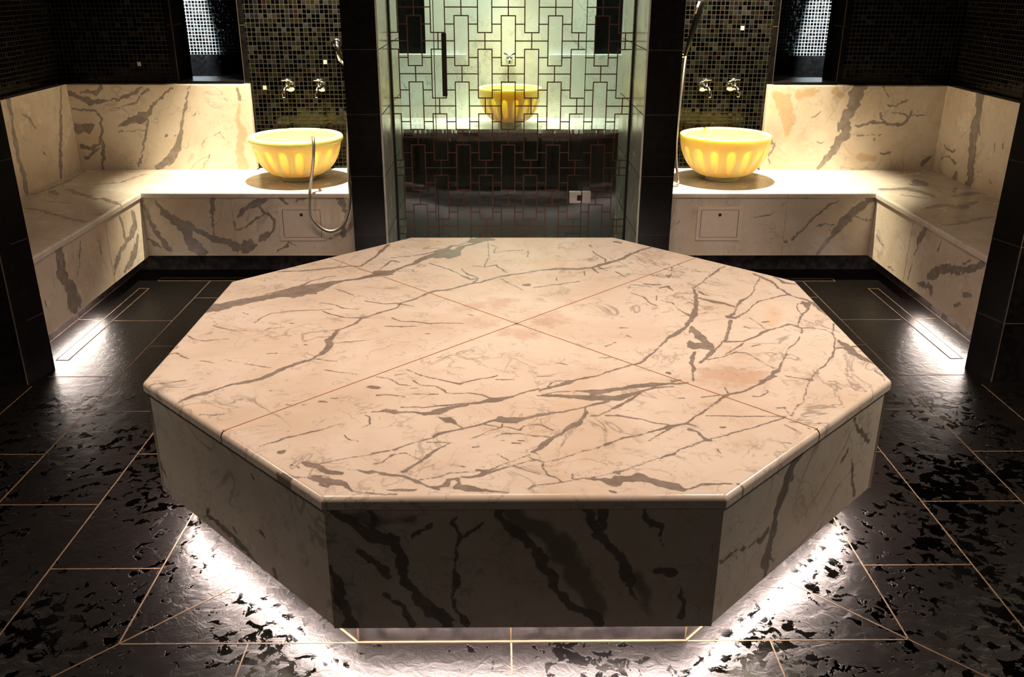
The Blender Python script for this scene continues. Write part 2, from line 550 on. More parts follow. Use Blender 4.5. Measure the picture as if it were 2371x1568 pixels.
def root(name, loc):
    o = bpy.data.objects.new(name, None)
    o.empty_display_size = 0.1
    COL.objects.link(o)
    o.location = loc
    OFF[o.name] = np.array(loc, float)
    return o


def tag(o, label=None, cat=None, group=None, kind=None):
    for k, v in (('label', label), ('category', cat), ('group', group), ('kind', kind)):
        if v:
            o[k] = v
    return o


class MB:
    """collects simple shapes into one mesh"""

    def __init__(self):
        self.v, self.f, self.s = [], [], []

    def add(self, vs, fs, smooth=False):
        n = len(self.v)
        self.v += [tuple(p) for p in vs]
        self.f += [tuple(i + n for i in f) for f in fs]
        self.s += [smooth] * len(fs)

    def box(self, x0, x1, y0, y1, z0, z1):
        vs = [(x, y, z) for z in (z0, z1) for y in (y0, y1) for x in (x0, x1)]
        self.add(vs, [(0, 2, 3, 1), (4, 5, 7, 6), (0, 1, 5, 4), (2, 6, 7, 3), (0, 4, 6, 2), (1, 3, 7, 5)])
        return self

    def bbox(self, x0, x1, y0, y1, z0, z1, b=0.002):
        """box with chamfered edges"""
        import bmesh
        bm = bmesh.new()
        bmesh.ops.create_cube(bm, size=1)
        for v in bm.verts:
            v.co = ((x0 + x1) / 2 + v.co.x * (x1 - x0), (y0 + y1) / 2 + v.co.y * (y1 - y0), (z0 + z1) / 2 + v.co.z * (z1 - z0))
        bmesh.ops.bevel(bm, geom=list(bm.edges), offset=b, segments=2, affect='EDGES', profile=0.5)
        bm.verts.index_update()
        self.add([v.co[:] for v in bm.verts], [[v.index for v in f.verts] for f in bm.faces])
        bm.free()
        return self

    def lathe(self, c, prof, n=48, axis='z', smooth=True):
        """prof: list of (r, h) from one end to the other"""
        vs, fs = [], []
        for r, h in prof:
            for k in range(n):
                a = 2 * PI * k / n
                p = (r * math.cos(a), r * math.sin(a), h)
                if axis == 'y':
                    p = (p[0], -h, p[1])
                vs.append((c[0] + p[0], c[1] + p[1], c[2] + p[2]))
        for i in range(len(prof) - 1):
            for k in range(n):
                a, b = i * n + k, i * n + (k + 1) % n
                fs.append((a, b, b + n, a + n))
        self.add(vs, fs, smooth)
        return self

    def tube(self, pts, r, n=12, caps=True):
        P = [Vector(p) for p in pts]
        R = r if isinstance(r, (list, tuple)) else [r] * len(P)
        t0 = (P[1] - P[0]).normalized()
        nrm = t0.orthogonal().normalized()
        vs, fs = [], []
        for i, p in enumerate(P):
            t = (P[min(i + 1, len(P) - 1)] - P[max(i - 1, 0)]).normalized()
            nrm = (nrm - t * nrm.dot(t)).normalized()
            bn = t.cross(nrm)
            for k in range(n):
                a = 2 * PI * k / n
                vs.append(tuple(p + (nrm * math.cos(a) + bn * math.sin(a)) * R[i]))
        for i in range(len(P) - 1):
            for k in range(n):
                a, b = i * n + k, i * n + (k + 1) % n
                fs.append((a, b, b + n, a + n))
        if caps:
            fs.append(tuple(range(n))[::-1])
            fs.append(tuple(range((len(P) - 1) * n, len(P) * n)))
        self.add(vs, fs, True)
        return self

    def prism(self, poly, z0, z1):
        n = len(poly)
        vs = [(x, y, z0) for x, y in poly] + [(x, y, z1) for x, y in poly]
        fs = [tuple(range(n))[::-1], tuple(range(n, 2 * n))]
        fs += [(i, (i + 1) % n, (i + 1) % n + n, i + n) for i in range(n)]
        self.add(vs, fs)
        return self

    def build(self, name, mat, parent=None):
        return mesh_obj(name, self.v, self.f, mat, parent, smooth=self.s)


def smooth_path(pts, n=12):
    """Catmull-Rom through the points"""
    P = [Vector(pts[0])] + [Vector(p) for p in pts] + [Vector(pts[-1])]
    out = []
    for i in range(1, len(P) - 2):
        for k in range(n):
            t = k / n
            a, b, c, d = P[i - 1], P[i], P[i + 1], P[i + 2]
            out.append(0.5 * ((2 * b) + (c - a) * t + (2 * a - 5 * b + 4 * c - d) * t * t + (3 * b - a - 3 * c + d) * t ** 3))
    out.append(P[-2])
    return out


def cuts(lo, hi, step, r_lo, r_hi):
    """grid lines with extra rows where an edge is rounded"""
    a = list(np.linspace(lo + r_lo, hi - r_hi, max(2, int((hi - lo - r_lo - r_hi) / step) + 1)))
    if r_lo:
        a = [lo + r_lo * (1 - math.sin(t)) for t in np.linspace(PI / 2, 0, 6)[:-1]] + a
    if r_hi:
        a = a + [hi - r_hi * (1 - math.sin(t)) for t in np.linspace(0, PI / 2, 6)[1:]]
    return np.array(a)


def slab_panel(name, base, ax_u, ax_v, nrm, u0, u1, v0, v1, thick, key, mat, parent, step=0.006,
               rnd=(0, 0, 0, 0), stain=None, amp=1.7, clip=None):
    """a stone slab: face point = base + u*ax_u + v*ax_v, gridded to carry its traced veins; rnd = rounding of
    the (u0, u1, v0, v1) edges; clip = f(u, v) -> (u, v) skews the outline (mitred slabs)"""
    base, ax_u, ax_v, nrm = (np.array(x, float) for x in (base, ax_u, ax_v, nrm))
    us = cuts(u0, u1, step, rnd[0], rnd[1])
    vs = cuts(v0, v1, step, rnd[2], rnd[3])
    U, V = np.meshgrid(us, vs, indexing='ij')

    def drop(x, edge, r):
        d = np.clip(1 - np.abs(x - edge) / r, 0, 1) if r else np.zeros_like(x)
        return r * (1 - np.sqrt(np.clip(1 - d * d, 0, 1)))
    D = drop(U, u0, rnd[0]) + drop(U, u1, rnd[1]) + drop(V, v0, rnd[2]) + drop(V, v1, rnd[3])
    D = np.minimum(D, thick * 0.98)
    U, V, D = U.ravel(), V.ravel(), D.ravel()
    if clip:
        U, V = clip(U, V)
    pts = base + U[:, None] * ax_u + V[:, None] * ax_v - D[:, None] * nrm
    nu, nv = len(us), len(vs)
    idx = np.arange(nu * nv).reshape(nu, nv)
    f = np.stack([idx[:-1, :-1], idx[1:, :-1], idx[1:, 1:], idx[:-1, 1:]], -1).reshape(-1, 4)
    flip = np.dot(np.cross(ax_u, ax_v), nrm) < 0
    if flip:
        f = f[:, ::-1]
    faces = f.tolist()
    sm = [True] * len(faces)
    loop = list(idx[:, 0]) + list(idx[-1, 1:]) + list(idx[-2::-1, -1]) + list(idx[0, -2:0:-1])
    n0 = len(pts)
    back = base + U[loop][:, None] * ax_u + V[loop][:, None] * ax_v - thick * nrm
    m = len(loop)
    allp = np.vstack([pts, pts[loop], back])
    for i in range(m):
        j = (i + 1) % m
        q = (n0 + i, n0 + j, n0 + m + j, n0 + m + i)
        faces.append(q if flip else q[::-1])
    ring = list(range(n0 + m, n0 + 2 * m))
    faces.append(tuple(ring if not flip else ring[::-1]))
    sm += [False] * (m + 1)
    fl = vein_field(U, V, key, amp=amp) if key else np.zeros(len(U))
    fl = np.concatenate([fl, fl[loop], fl[loop]])
    st = vein_field(U, V, stain, soft=0.05) if stain else np.zeros(len(U))
    st = np.concatenate([st, st[loop], st[loop]])
    return mesh_obj(name, allp, faces, mat, parent, smooth=sm, attrs={'vein': fl, 'stain': st})


# ------------------------------------------------------------------ materials
def new_mat(name):
    m = bpy.data.materials.new(name)
    m.use_nodes = True
    nt = m.node_tree
    nt.nodes.clear()
    out = nt.nodes.new('ShaderNodeOutputMaterial')
    return m, nt, out


class N:
    """tiny node helper"""

    def __init__(self, nt):
        self.nt = nt

    def node(self, t, **kw):
        n = self.nt.nodes.new(t)
        for k, v in kw.items():
            setattr(n, k, v)
        return n

    def link(self, a, b):
        self.nt.links.new(a, b)

    def put(self, sock, v):
        if hasattr(v, 'is_linked') or hasattr(v, 'links'):
            self.link(v, sock)
        elif isinstance(v, (tuple, list)) and len(v) == 3 and sock.type == 'RGBA':
            sock.default_value = (*v, 1)
        else:
            sock.default_value = v

    def math(self, op, a, b=0.0, c=0.0, clamp=False):
        n = self.node('ShaderNodeMath', operation=op, use_clamp=clamp)
        for i, v in enumerate((a, b, c)):
            self.put(n.inputs[i], v)
        return n.outputs[0]

    def ramp(self, x, lo, hi, a=0.0, b=1.0, smooth=True):
        n = self.node('ShaderNodeMapRange', interpolation_type='SMOOTHSTEP' if smooth else 'LINEAR')
        for i, v in enumerate((x, lo, hi, a, b)):
            self.put(n.inputs[i], v)
        return n.outputs[0]

    def mix(self, f, a, b, mode='MIX'):
        n = self.node('ShaderNodeMix', data_type='RGBA', blend_type=mode)
        self.put(n.inputs[0], f)
        self.put(n.inputs[6], a)
        self.put(n.inputs[7], b)
        return n.outputs[2]

    def noise(self, vec, scale, detail=4.0, rough=0.5, dist=0.0):
        n = self.node('ShaderNodeTexNoise')
        self.link(vec, n.inputs['Vector'])
        n.inputs['Scale'].default_value = scale
        n.inputs['Detail'].default_value = detail
        n.inputs['Roughness'].default_value = rough
        n.inputs['Distortion'].default_value = dist
        return n

    def pos(self):
        return self.node('ShaderNodeNewGeometry').outputs['Position']

    def bsdf(self, out, **kw):
        b = self.node('ShaderNodeBsdfPrincipled')
        for k, v in kw.items():
            self.put(b.inputs[k.replace('_', ' ')], v)
        self.link(b.outputs[0], out.inputs[0])
        return b


def marble(name, base=(0.80, 0.745, 0.68), vein=(0.185, 0.160, 0.145), stain=(0.50, 0.29, 0.10), stain_amt=0.6,
           auto=0.35, rough=0.22, offset=(0, 0, 0), warm=0.5, alpha=0.88, thr=0.5, stretch=(1, 1, 1)):
    m, nt, out = new_mat(name)
    n = N(nt)
    mp = n.node('ShaderNodeMapping')
    n.link(n.pos(), mp.inputs[0])
    mp.inputs['Location'].default_value = offset
    mp.inputs['Scale'].default_value = stretch
    P = mp.outputs[0]
    raw = n.pos()
    at = n.node('ShaderNodeAttribute', attribute_name='vein').outputs['Fac']
    st = n.node('ShaderNodeAttribute', attribute_name='stain').outputs['Fac']
    fine = n.noise(raw, 140, 3, 0.6).outputs[0]
    a2 = n.math('ADD', at, n.math('MULTIPLY', n.math('SUBTRACT', fine, 0.5), 0.34))
    a2 = n.math('ADD', a2, n.math('MULTIPLY', n.math('SUBTRACT', n.noise(raw, 42, 4, 0.65).outputs[0], 0.5), 0.55))
    mask = n.ramp(a2, thr - 0.05, thr + 0.06)
    # clouding of the stone
    cl = n.noise(P, 2.6, 6, 0.6, 0.6).outputs[0]
    col = n.mix(n.ramp(cl, 0.35, 0.72), base, (base[0] * 0.86, base[1] * 0.80, base[2] * 0.74))
    oc = n.noise(P, 1.7, 5, 0.6, 1.2).outputs[0]
    col = n.mix(n.ramp(oc, 0.56, 0.80, 0, warm), col, (base[0] * 0.92, base[1] * 0.74, base[2] * 0.55))
    # hair veins that run through the whole block
    def hair(scale, width, amt, seedoff, dist=1.1, gate=(0.48, 0.62)):
        mp2 = n.node('ShaderNodeMapping')
        n.link(P, mp2.inputs[0])
        mp2.inputs['Location'].default_value = seedoff
        x = n.noise(mp2.outputs[0], scale, 5, 0.55, dist).outputs[0]
        d = n.math('ABSOLUTE', n.math('SUBTRACT', x, 0.5))
        line = n.ramp(d, 0.0, width, 1, 0)
        g = n.noise(mp2.outputs[0], scale * 0.9 + 0.7, 3, 0.5).outputs[0]
        return n.math('MULTIPLY', n.math('MULTIPLY', line, n.ramp(g, gate[0], gate[1])), amt)
    h1 = hair(2.1, 0.016, auto, (3.1, 1.7, 0.4))
    h2 = hair(5.5, 0.020, auto * 0.7, (7.1, 4.2, 2.4), 0.8)
    h3 = hair(13.0, 0.030, auto * 0.6, (1.1, 8.2, 5.4), 1.4, (0.50, 0.60))
    h2 = n.math('MAXIMUM', h2, h3)
    dash = n.ramp(n.noise(P, 34, 2, 0.5, 0.5).outputs[0], 0.72, 0.80, 0, auto * 0.8)
    h = n.math('MAXIMUM', n.math('MAXIMUM', h1, h2), dash)
    vcol = n.mix(n.ramp(n.noise(raw, 22, 4, 0.6).outputs[0], 0.35, 0.7), vein, (vein[0] * 1.5, vein[1] * 1.5, vein[2] * 1.5))
    col = n.mix(h, col, vcol)
    # soft grey halo beside strong veins
    halo = n.ramp(at, 0.05, 0.5, 0, 0.10)
    col = n.mix(halo, col, vcol)
    stm = n.math('MULTIPLY', n.ramp(n.math('ADD', st, n.math('MULTIPLY', n.math('SUBTRACT', n.noise(raw, 14, 4, 0.6).outputs[0], 0.5), 0.9)), 0.35, 0.75), stain_amt)
    col = n.mix(stm, col, stain)
    col = n.mix(n.math('MULTIPLY', mask, alpha), col, vcol)
    bmp = n.node('ShaderNodeBump')
    bmp.inputs['Strength'].default_value = 0.04
    bmp.inputs['Distance'].default_value = 0.002
    n.link(n.noise(raw, 60, 3, 0.5).outputs[0], bmp.inputs['Height'])
    rr = n.ramp(n.noise(raw, 9, 4, 0.6).outputs[0], 0.3, 0.7, rough * 0.8, rough * 1.3)
    b = n.bsdf(out, Base_Color=col, Roughness=rr)
    n.link(bmp.outputs[0], b.inputs['Normal'])
    return m


def plain(name, col, rough=0.5, metal=0.0, bump=0.0, bscale=80, var=0.12, **kw):
    m, nt, out = new_mat(name)
    n = N(nt)
    P = n.pos()
    ns = n.noise(P, 30, 3, 0.5).outputs[0]
    c = n.mix(n.ramp(ns, 0.3, 0.7), tuple(x * (1 - var) for x in col), tuple(min(1, x * (1 + var)) for x in col))
    b = n.bsdf(out, Base_Color=c, Roughness=rough, Metallic=metal, **kw)
    if bump:
        bm = n.node('ShaderNodeBump')
        bm.inputs['Strength'].default_value = bump
        bm.inputs['Distance'].default_value = 0.003
        n.link(n.noise(P, bscale, 4, 0.6).outputs[0], bm.inputs['Height'])
        n.link(bm.outputs[0], b.inputs['Normal'])
    return m


def slate(name, dry=(0.0030, 0.0024, 0.0023)):
    """dark cleft slate with thin pools of water on it"""
    m, nt, out = new_mat(name)
    n = N(nt)
    P = n.pos()
    big = n.noise(P, 3.2, 5, 0.6).outputs[0]
    col = n.mix(n.ramp(big, 0.3, 0.7), tuple(x * 0.75 for x in dry), tuple(x * 1.3 for x in dry))
    # pools
    p1 = n.noise(P, 22, 5, 0.62, 0.6).outputs[0]
    p2 = n.noise(P, 1.9, 2, 0.5).outputs[0]
    lvl = n.math('ADD', p1, n.math('MULTIPLY', n.math('SUBTRACT', p2, 0.5), 0.75))
    wet = n.ramp(lvl, 0.56, 0.575)
    sep = n.node('ShaderNodeSeparateXYZ')
    n.link(P, sep.inputs[0])
    wet = n.math('MULTIPLY', wet, n.ramp(sep.outputs[1], 1.0, -0.4, 0.0, 1.0))
    col = n.mix(wet, col, tuple(x * 0.10 for x in dry))
    rough = n.ramp(wet, 0, 1, 0.34, 0.04)
    hgt = n.noise(P, 24, 6, 0.62, 0.8).outputs[0]
    h = n.math('MULTIPLY', hgt, n.ramp(wet, 0, 1, 1.0, 0.15))
    bm = n.node('ShaderNodeBump')
    bm.inputs['Strength'].default_value = 0.45
    bm.inputs['Distance'].default_value = 0.006
    n.link(h, bm.inputs['Height'])
    b = n.bsdf(out, Base_Color=col, Roughness=rough)
    b.inputs['Specular IOR Level'].default_value = 0.25
    n.link(bm.outputs[0], b.inputs['Normal'])
    return m


def mosaic(name, size=0.0262, bright=1.0, pale=0.0035, grout=(0.020, 0.018, 0.015)):
    m, nt, out = new_mat(name)
    n = N(nt)
    sep = n.node('ShaderNodeSeparateXYZ')
    n.link(n.pos(), sep.inputs[0])
    u = n.math('DIVIDE', n.math('ADD', sep.outputs[0], sep.outputs[1]), size)
    v = n.math('DIVIDE', n.math('ADD', sep.outputs[2], -0.008), size)
    cu, cv = n.math('FLOOR', u), n.math('FLOOR', v)
    fu, fv = n.math('FRACT', u), n.math('FRACT', v)
    eu = n.math('MINIMUM', fu, n.math('SUBTRACT', 1, fu))
    ev = n.math('MINIMUM', fv, n.math('SUBTRACT', 1, fv))
    e = n.math('MINIMUM', eu, ev)
    tile = n.ramp(e, 0.045, 0.085)
    cmb = n.node('ShaderNodeCombineXYZ')
    n.link(cu, cmb.inputs[0])
    n.link(cv, cmb.inputs[1])
    wn = n.node('ShaderNodeTexWhiteNoise', noise_dimensions='3D')
    n.link(cmb.outputs[0], wn.inputs[0])
    r = wn.outputs['Value']
    cr = n.node('ShaderNodeValToRGB')
    cr.color_ramp.interpolation = 'CONSTANT'
    k = bright * 0.13
    stops = [(0, (0.004, 0.004, 0.005)), (0.46, (0.012, 0.010, 0.010)), (0.52, (0.035, 0.030, 0.022)), (0.57, (0.050, 0.050, 0.028)),
             (0.66, (0.065, 0.050, 0.034)), (0.73, (0.045, 0.062, 0.045)), (0.79, (0.040, 0.040, 0.065)), (0.84, (0.095, 0.075, 0.055)),
             (0.89, (0.060, 0.028, 0.020)), (0.93, (0.10, 0.105, 0.085)), (0.97, (0.13, 0.13, 0.12)), (1 - pale, (0.75, 0.72, 0.62))]
    el = cr.color_ramp.elements
    while len(el) < len(stops):
        el.new(0.5)
    for i, (p, c) in enumerate(stops):
        el[i].position = p
        el[i].color = (*(x * (k if i < len(stops) - 1 else 1) for x in c), 1)
    n.link(r, cr.inputs[0])
    col = n.mix(tile, grout, cr.outputs[0])
    rough = n.ramp(tile, 0, 1, 0.8, 0.10)
    # each little tile sits at its own slight angle
    tl = n.node('ShaderNodeVectorMath', operation='SUBTRACT')
    n.link(wn.outputs['Color'], tl.inputs[0])
    tl.inputs[1].default_value = (0.5, 0.5, 0.5)
    sc = n.node('ShaderNodeVectorMath', operation='SCALE')
    n.link(tl.outputs[0], sc.inputs[0])
    sc.inputs['Scale'].default_value = 0.06
    ad = n.node('ShaderNodeVectorMath', operation='ADD')
    n.link(n.node('ShaderNodeNewGeometry').outputs['Normal'], ad.inputs[0])
    n.link(sc.outputs[0], ad.inputs[1])
    bm = n.node('ShaderNodeBump')
    bm.inputs['Strength'].default_value = 0.28
    bm.inputs['Distance'].default_value = 0.002
    n.link(n.ramp(e, 0.0, 0.16), bm.inputs['Height'])
    n.link(ad.outputs[0], bm.inputs['Normal'])
    b = n.bsdf(out, Base_Color=col, Roughness=rough)
    b.inputs['Specular IOR Level'].default_value = 0.3
    n.link(bm.outputs[0], b.inputs['Normal'])
    return m


def glass(name, streak=0.0, tint=(0.93, 0.97, 0.94), drops=False):
    m, nt, out = new_mat(name)
    n = N(nt)
    tr = n.node('ShaderNodeBsdfTransparent')
    tr.inputs[0].default_value = (*tint, 1)
    gl = n.node('ShaderNodeBsdfGlossy')
    gl.inputs['Roughness'].default_value = 0.01
    gl.inputs['Color'].default_value = (1, 1, 1, 1)
    fr = n.node('ShaderNodeFresnel')
    fr.inputs[0].default_value = 1.5
    mx = n.node('ShaderNodeMixShader')
    n.link(n.math('MULTIPLY', fr.outputs[0], 1.0), mx.inputs[0])
    n.link(tr.outputs[0], mx.inputs[1])
    n.link(gl.outputs[0], mx.inputs[2])
    res = mx.outputs[0]
    if streak:
        P = n.pos()
        mp = n.node('ShaderNodeMapping')
        n.link(P, mp.inputs[0])
        mp.inputs['Scale'].default_value = (60, 1, 3.2) if not drops else (60, 1, 55)
        s = n.noise(mp.outputs[0], 1.0, 4, 0.6, 0.4)
        sep = n.node('ShaderNodeSeparateXYZ')
        n.link(P, sep.inputs[0])
        zone = n.math('MULTIPLY', n.ramp(sep.outputs[2], 0.30, 0.60), n.ramp(sep.outputs[2], 1.0, 0.75)) if not drops else n.ramp(sep.outputs[2], 1.02, 1.06)
        mask = n.math('MULTIPLY', n.ramp(s.outputs[0], 0.54, 0.62), n.math('MULTIPLY', zone, streak))
        bm = n.node('ShaderNodeBump')
        bm.inputs['Strength'].default_value = 0.7
        bm.inputs['Distance'].default_value = 0.01
        n.link(s.outputs[0], bm.inputs['Height'])
        rf = n.node('ShaderNodeBsdfRefraction')
        rf.inputs['IOR'].default_value = 1.12
        rf.inputs['Roughness'].default_value = 0.05
        n.link(bm.outputs[0], rf.inputs['Normal'])
        mx2 = n.node('ShaderNodeMixShader')
        n.link(mask, mx2.inputs[0])
        n.link(res, mx2.inputs[1])
        n.link(rf.outputs[0], mx2.inputs[2])
        res = mx2.outputs[0]
    n.link(res, out.inputs[0])
    return m


def emitter(name, col, strength):
    m, nt, out = new_mat(name)
    n = N(nt)
    e = n.node('ShaderNodeEmission')
    e.inputs[0].default_value = (*col, 1)
    e.inputs[1].default_value = strength
    n.link(e.outputs[0], out.inputs[0])
    return m


def alabaster(name, base=(0.95, 0.84, 0.42)):
    m, nt, out = new_mat(name)
    n = N(nt)
    P = n.pos()
    c = n.mix(n.ramp(n.noise(P, 6, 4, 0.6, 0.8).outputs[0], 0.35, 0.7), base, (base[0], base[1] * 0.95, base[2] * 0.85))
    b = n.bsdf(out, Base_Color=c, Roughness=0.35)
    b.subsurface_method = 'RANDOM_WALK'
    b.inputs['Subsurface Weight'].default_value = 1.0
    b.inputs['Subsurface Radius'].default_value = (1.0, 0.82, 0.28)
    b.inputs['Subsurface Scale'].default_value = 0.034
    return m


M = {}
M['top'] = marble('platform_marble', stain=(0.52, 0.30, 0.20), stain_amt=0.42, auto=0.62, warm=0.6)
M['side'] = marble('platform_side_marble', base=(0.70, 0.66, 0.59), vein=(0.14, 0.12, 0.11), stain=(0.20, 0.17, 0.15), stain_amt=0.75, auto=0.5, warm=0.4)
M['bench'] = marble('bench_marble', base=(0.78, 0.70, 0.60), vein=(0.22, 0.19, 0.175), stain=(0.48, 0.28, 0.10), stain_amt=0.5, auto=0.42, warm=0.8, offset=(4, 2, 1))
M['seat'] = marble('seat_marble', base=(0.82, 0.77, 0.71), vein=(0.26, 0.24, 0.24), auto=0.45, warm=0.3, offset=(9, 2, 3))
M['far'] = marble('far_marble', base=(0.70, 0.73, 0.68), vein=(0.25, 0.26, 0.25), auto=0.5, warm=0.2, offset=(2, 7, 3))
M['slate'] = slate('slate')
M['granite'] = plain('black_granite', (0.005, 0.0045, 0.0045), 0.28, 0, 0.10, 26, 0.4, Specular_IOR_Level=0.22)
M['benchplinth'] = plain('bench_plinth_slate', (0.022, 0.019, 0.019), 0.6, 0, 0.4, 60, 0.5, Specular_IOR_Level=0.05)
M['plinth'] = plain('plinth_slate', (0.02, 0.018, 0.018), 0.40, 0, 0.4, 60, 0.5)
M['grout'] = plain('grout', (0.09, 0.055, 0.027), 0.8)
M['darkgrout'] = plain('dark_grout', (0.07, 0.05, 0.04), 0.8)
M['joint'] = plain('amber_joint', (0.36, 0.14, 0.03), 0.6)
M['mosaic'] = mosaic('mosaic')
M['mosaic_far'] = mosaic('mosaic_far', grout=(0.5, 0.5, 0.5))
M['glass'] = glass('door_glass', 0.55)
M['pane'] = glass('window_pane_glass', 0.12, drops=True)
M['lattice'] = plain('brown_lattice', (0.16, 0.06, 0.035), 0.45, 0.3)
M['chrome'] = plain('chrome', (0.80, 0.79, 0.77), 0.12, 1.0, 0, 80, 0.02)
M['steel'] = plain('brushed_steel', (0.62, 0.58, 0.52), 0.35, 1.0, 0, 80, 0.03)
M['bronze'] = plain('dark_bronze', (0.05, 0.032, 0.032), 0.35, 0.6)
M['black'] = plain('black_rubber', (0.006, 0.006, 0.006), 0.5)
M['paletile'] = plain('pale_tile', (0.55, 0.50, 0.40), 0.3)
M['hole'] = plain('dark_hole', (0.02, 0.01, 0.006), 0.7)
M['panel'] = plain('painted_panel', (0.78, 0.68, 0.60), 0.45, 0, 0, 80, 0.03)
M['basin'] = alabaster('alabaster')
M['ceiling'] = plain('dark_ceiling', (0.05, 0.045, 0.04), 0.8)
M['led'] = emitter('led_strip', (1.0, 0.80, 0.72), 340)
M['led2'] = emitter('led_strip_bench', (1.0, 0.84, 0.74), 160)

# ------------------------------------------------------------------ the setting
Y_IN, X_IN = 2.79, 2.76      # inner wall planes of the corner niches
H = 2.60
S = dict(kind='structure')


def structure(mb, name, mat, parent=None):
    o = mb.build(name, mat, parent)
    if parent is None:
        o['kind'] = 'structure'
    return o


def strips(mb, segs, w, z, h=0.0006):
    """flat joint lines lying on the floor"""
    for (x0, y0), (x1, y1) in segs:
        d = Vector((x1 - x0, y1 - y0)).normalized() * w / 2
        nx, ny = -d.y, d.x
        mb.prism([(x0 - nx, y0 - ny), (x1 - nx, y1 - ny), (x1 + nx, y1 + ny), (x0 + nx, y0 + ny)], z - 0.004, z + h)


floor = structure(MB().box(-3.4, 3.4, -4.2, 5.2, -0.08, 0.0), 'floor', M['slate'])
XC = -0.017
c0, c1, c2, c3 = 1.045, 1.375, 1.712, 2.045
segs = []
for s in (-1, 1):
    for c in (c1, c2):
        segs.append(((XC + s * c, -c if c < 1.6 else -1.9), (XC + s * c, 2.0)))
    segs.append(((XC + s * c0, -c0), (XC + s * c0, 1.2)))
    segs.append(((XC + s * 0.80, -0.80), (XC + s * 1.9, -1.9)))
    segs.append(((XC + s * c3, -0.56), (XC + s * c3, 0.56)))
    for k in range(-3, 5):
        y = -0.03 + k * 0.69
        if abs(y) < 2.0:
            if y > -c0:
                segs.append(((XC + s * c0, y), (XC + s * c1, y)))
            segs.append(((XC + s * c2, y), (XC + s * min(c3, 2.02), y)))
        y = -0.37 + k * 0.69
        if -c1 < y < 2.0:
            segs.append(((XC + s * c1, y), (XC + s * c2, y)))
    segs.append(((XC + s * 2.05, 1.367), (XC + s * 2.21, 1.367)))
segs.append(((XC - c0, -c0), (XC + c0, -c0)))
segs.append(((XC - c1, -c1), (XC + c1, -c1)))
for x in (-0.705, -0.012, 0.675):
    segs.append(((XC + x, -c0 if abs(x) > 0.1 else -0.96), (XC + x, -c1)))
g = MB()
strips(g, segs, 0.0042, 0.0)
g.build('floor_joints', M['grout'], floor)

structure(MB().box(-3.4, 3.4, -4.2, 5.2, H, H + 0.08), 'ceiling', M['ceiling'])


def tile_lines(mb, x0, x1, y, zs, face, w=0.003):
    for z in zs:
        if face == 'y':
            mb.box(x0, x1, y - 0.0006, y + 0.003, z - w / 2, z + w / 2)
        else:
            mb.box(y - 0.0006, y + 0.0006, x0, x1, z - w / 2, z + w / 2)


ZT = [0.27 + 0.335 * k for k in range(7)]
YD = 2.47
# piers beside the glass door, granite with a marble reveal
for s, xa, xb, nm in ((-1, -0.885, -0.705, 'wall_pier_left'), (1, 0.727, 0.907, 'wall_pier_right')):
    pier = structure(MB().box(xa, xb, 2.0, 3.0, 0, H), nm, M['granite'])
    mb = MB()
    tile_lines(mb, xa, xb, 2.0, ZT, 'y')
    mb.build('tile_joints', M['darkgrout'], pier)
    xr = xb if s < 0 else xa
    mb = MB()
    if s < 0:
        mb.box(xr + 0.0002, xr + 0.010, 2.004, 3.0, 0, H)
    else:
        mb.box(xr - 0.010, xr - 0.0002, 2.004, 3.0, 0, H)
    mb.build('marble_reveal', M['far'], pier)
    mb = MB()
    for z in ZT:
        xx = xr + 0.0102 if s < 0 else xr - 0.0102
        mb.box(xx - 0.0008, xx + 0.0008, 2.0, 3.0, z - 0.002, z + 0.002)
    mb.build('reveal_joints', M['darkgrout'], pier)

# outer piers at the near end of the benches
for s, nm in ((-1, 'wall_pier_far_left'), (1, 'wall_pier_far_right')):
    xa, xb = (-2.80, -2.045) if s < 0 else (2.038, 2.80)
    pier = structure(MB().prism([(xa, 0.59), (-2.085, 0.575), (-2.045, 0.743), (xa, 0.743)] if s < 0 else
                                [(2.085, 0.590), (xb, 0.590), (xb, 0.735), (2.038, 0.735)], 0, H), nm, M['granite'])
    mb = MB()
    for z in ZT:
        if s < 0:
            mb.prism([(-2.086, 0.573), (-2.044, 0.744), (-2.047, 0.745), (-2.089, 0.575)], z - .0015, z + .0015)
        else:
            mb.prism([(2.0845, 0.589), (2.0375, 0.736), (2.040, 0.737), (2.087, 0.591)], z - .0015, z + .0015)
            mb.box(2.085, 2.8, 0.5894, 0.591, z - .0015, z + .0015)
    mb.prism([(2.083, 0.5885), (2.087, 0.5885), (2.087, 0.592), (2.083, 0.592)], 0, H) if s > 0 else mb.prism(
        [(-2.087, 0.5735), (-2.083, 0.5735), (-2.083, 0.577), (-2.087, 0.577)], 0, H)
    mb.build('tile_joints', M['darkgrout'], pier)

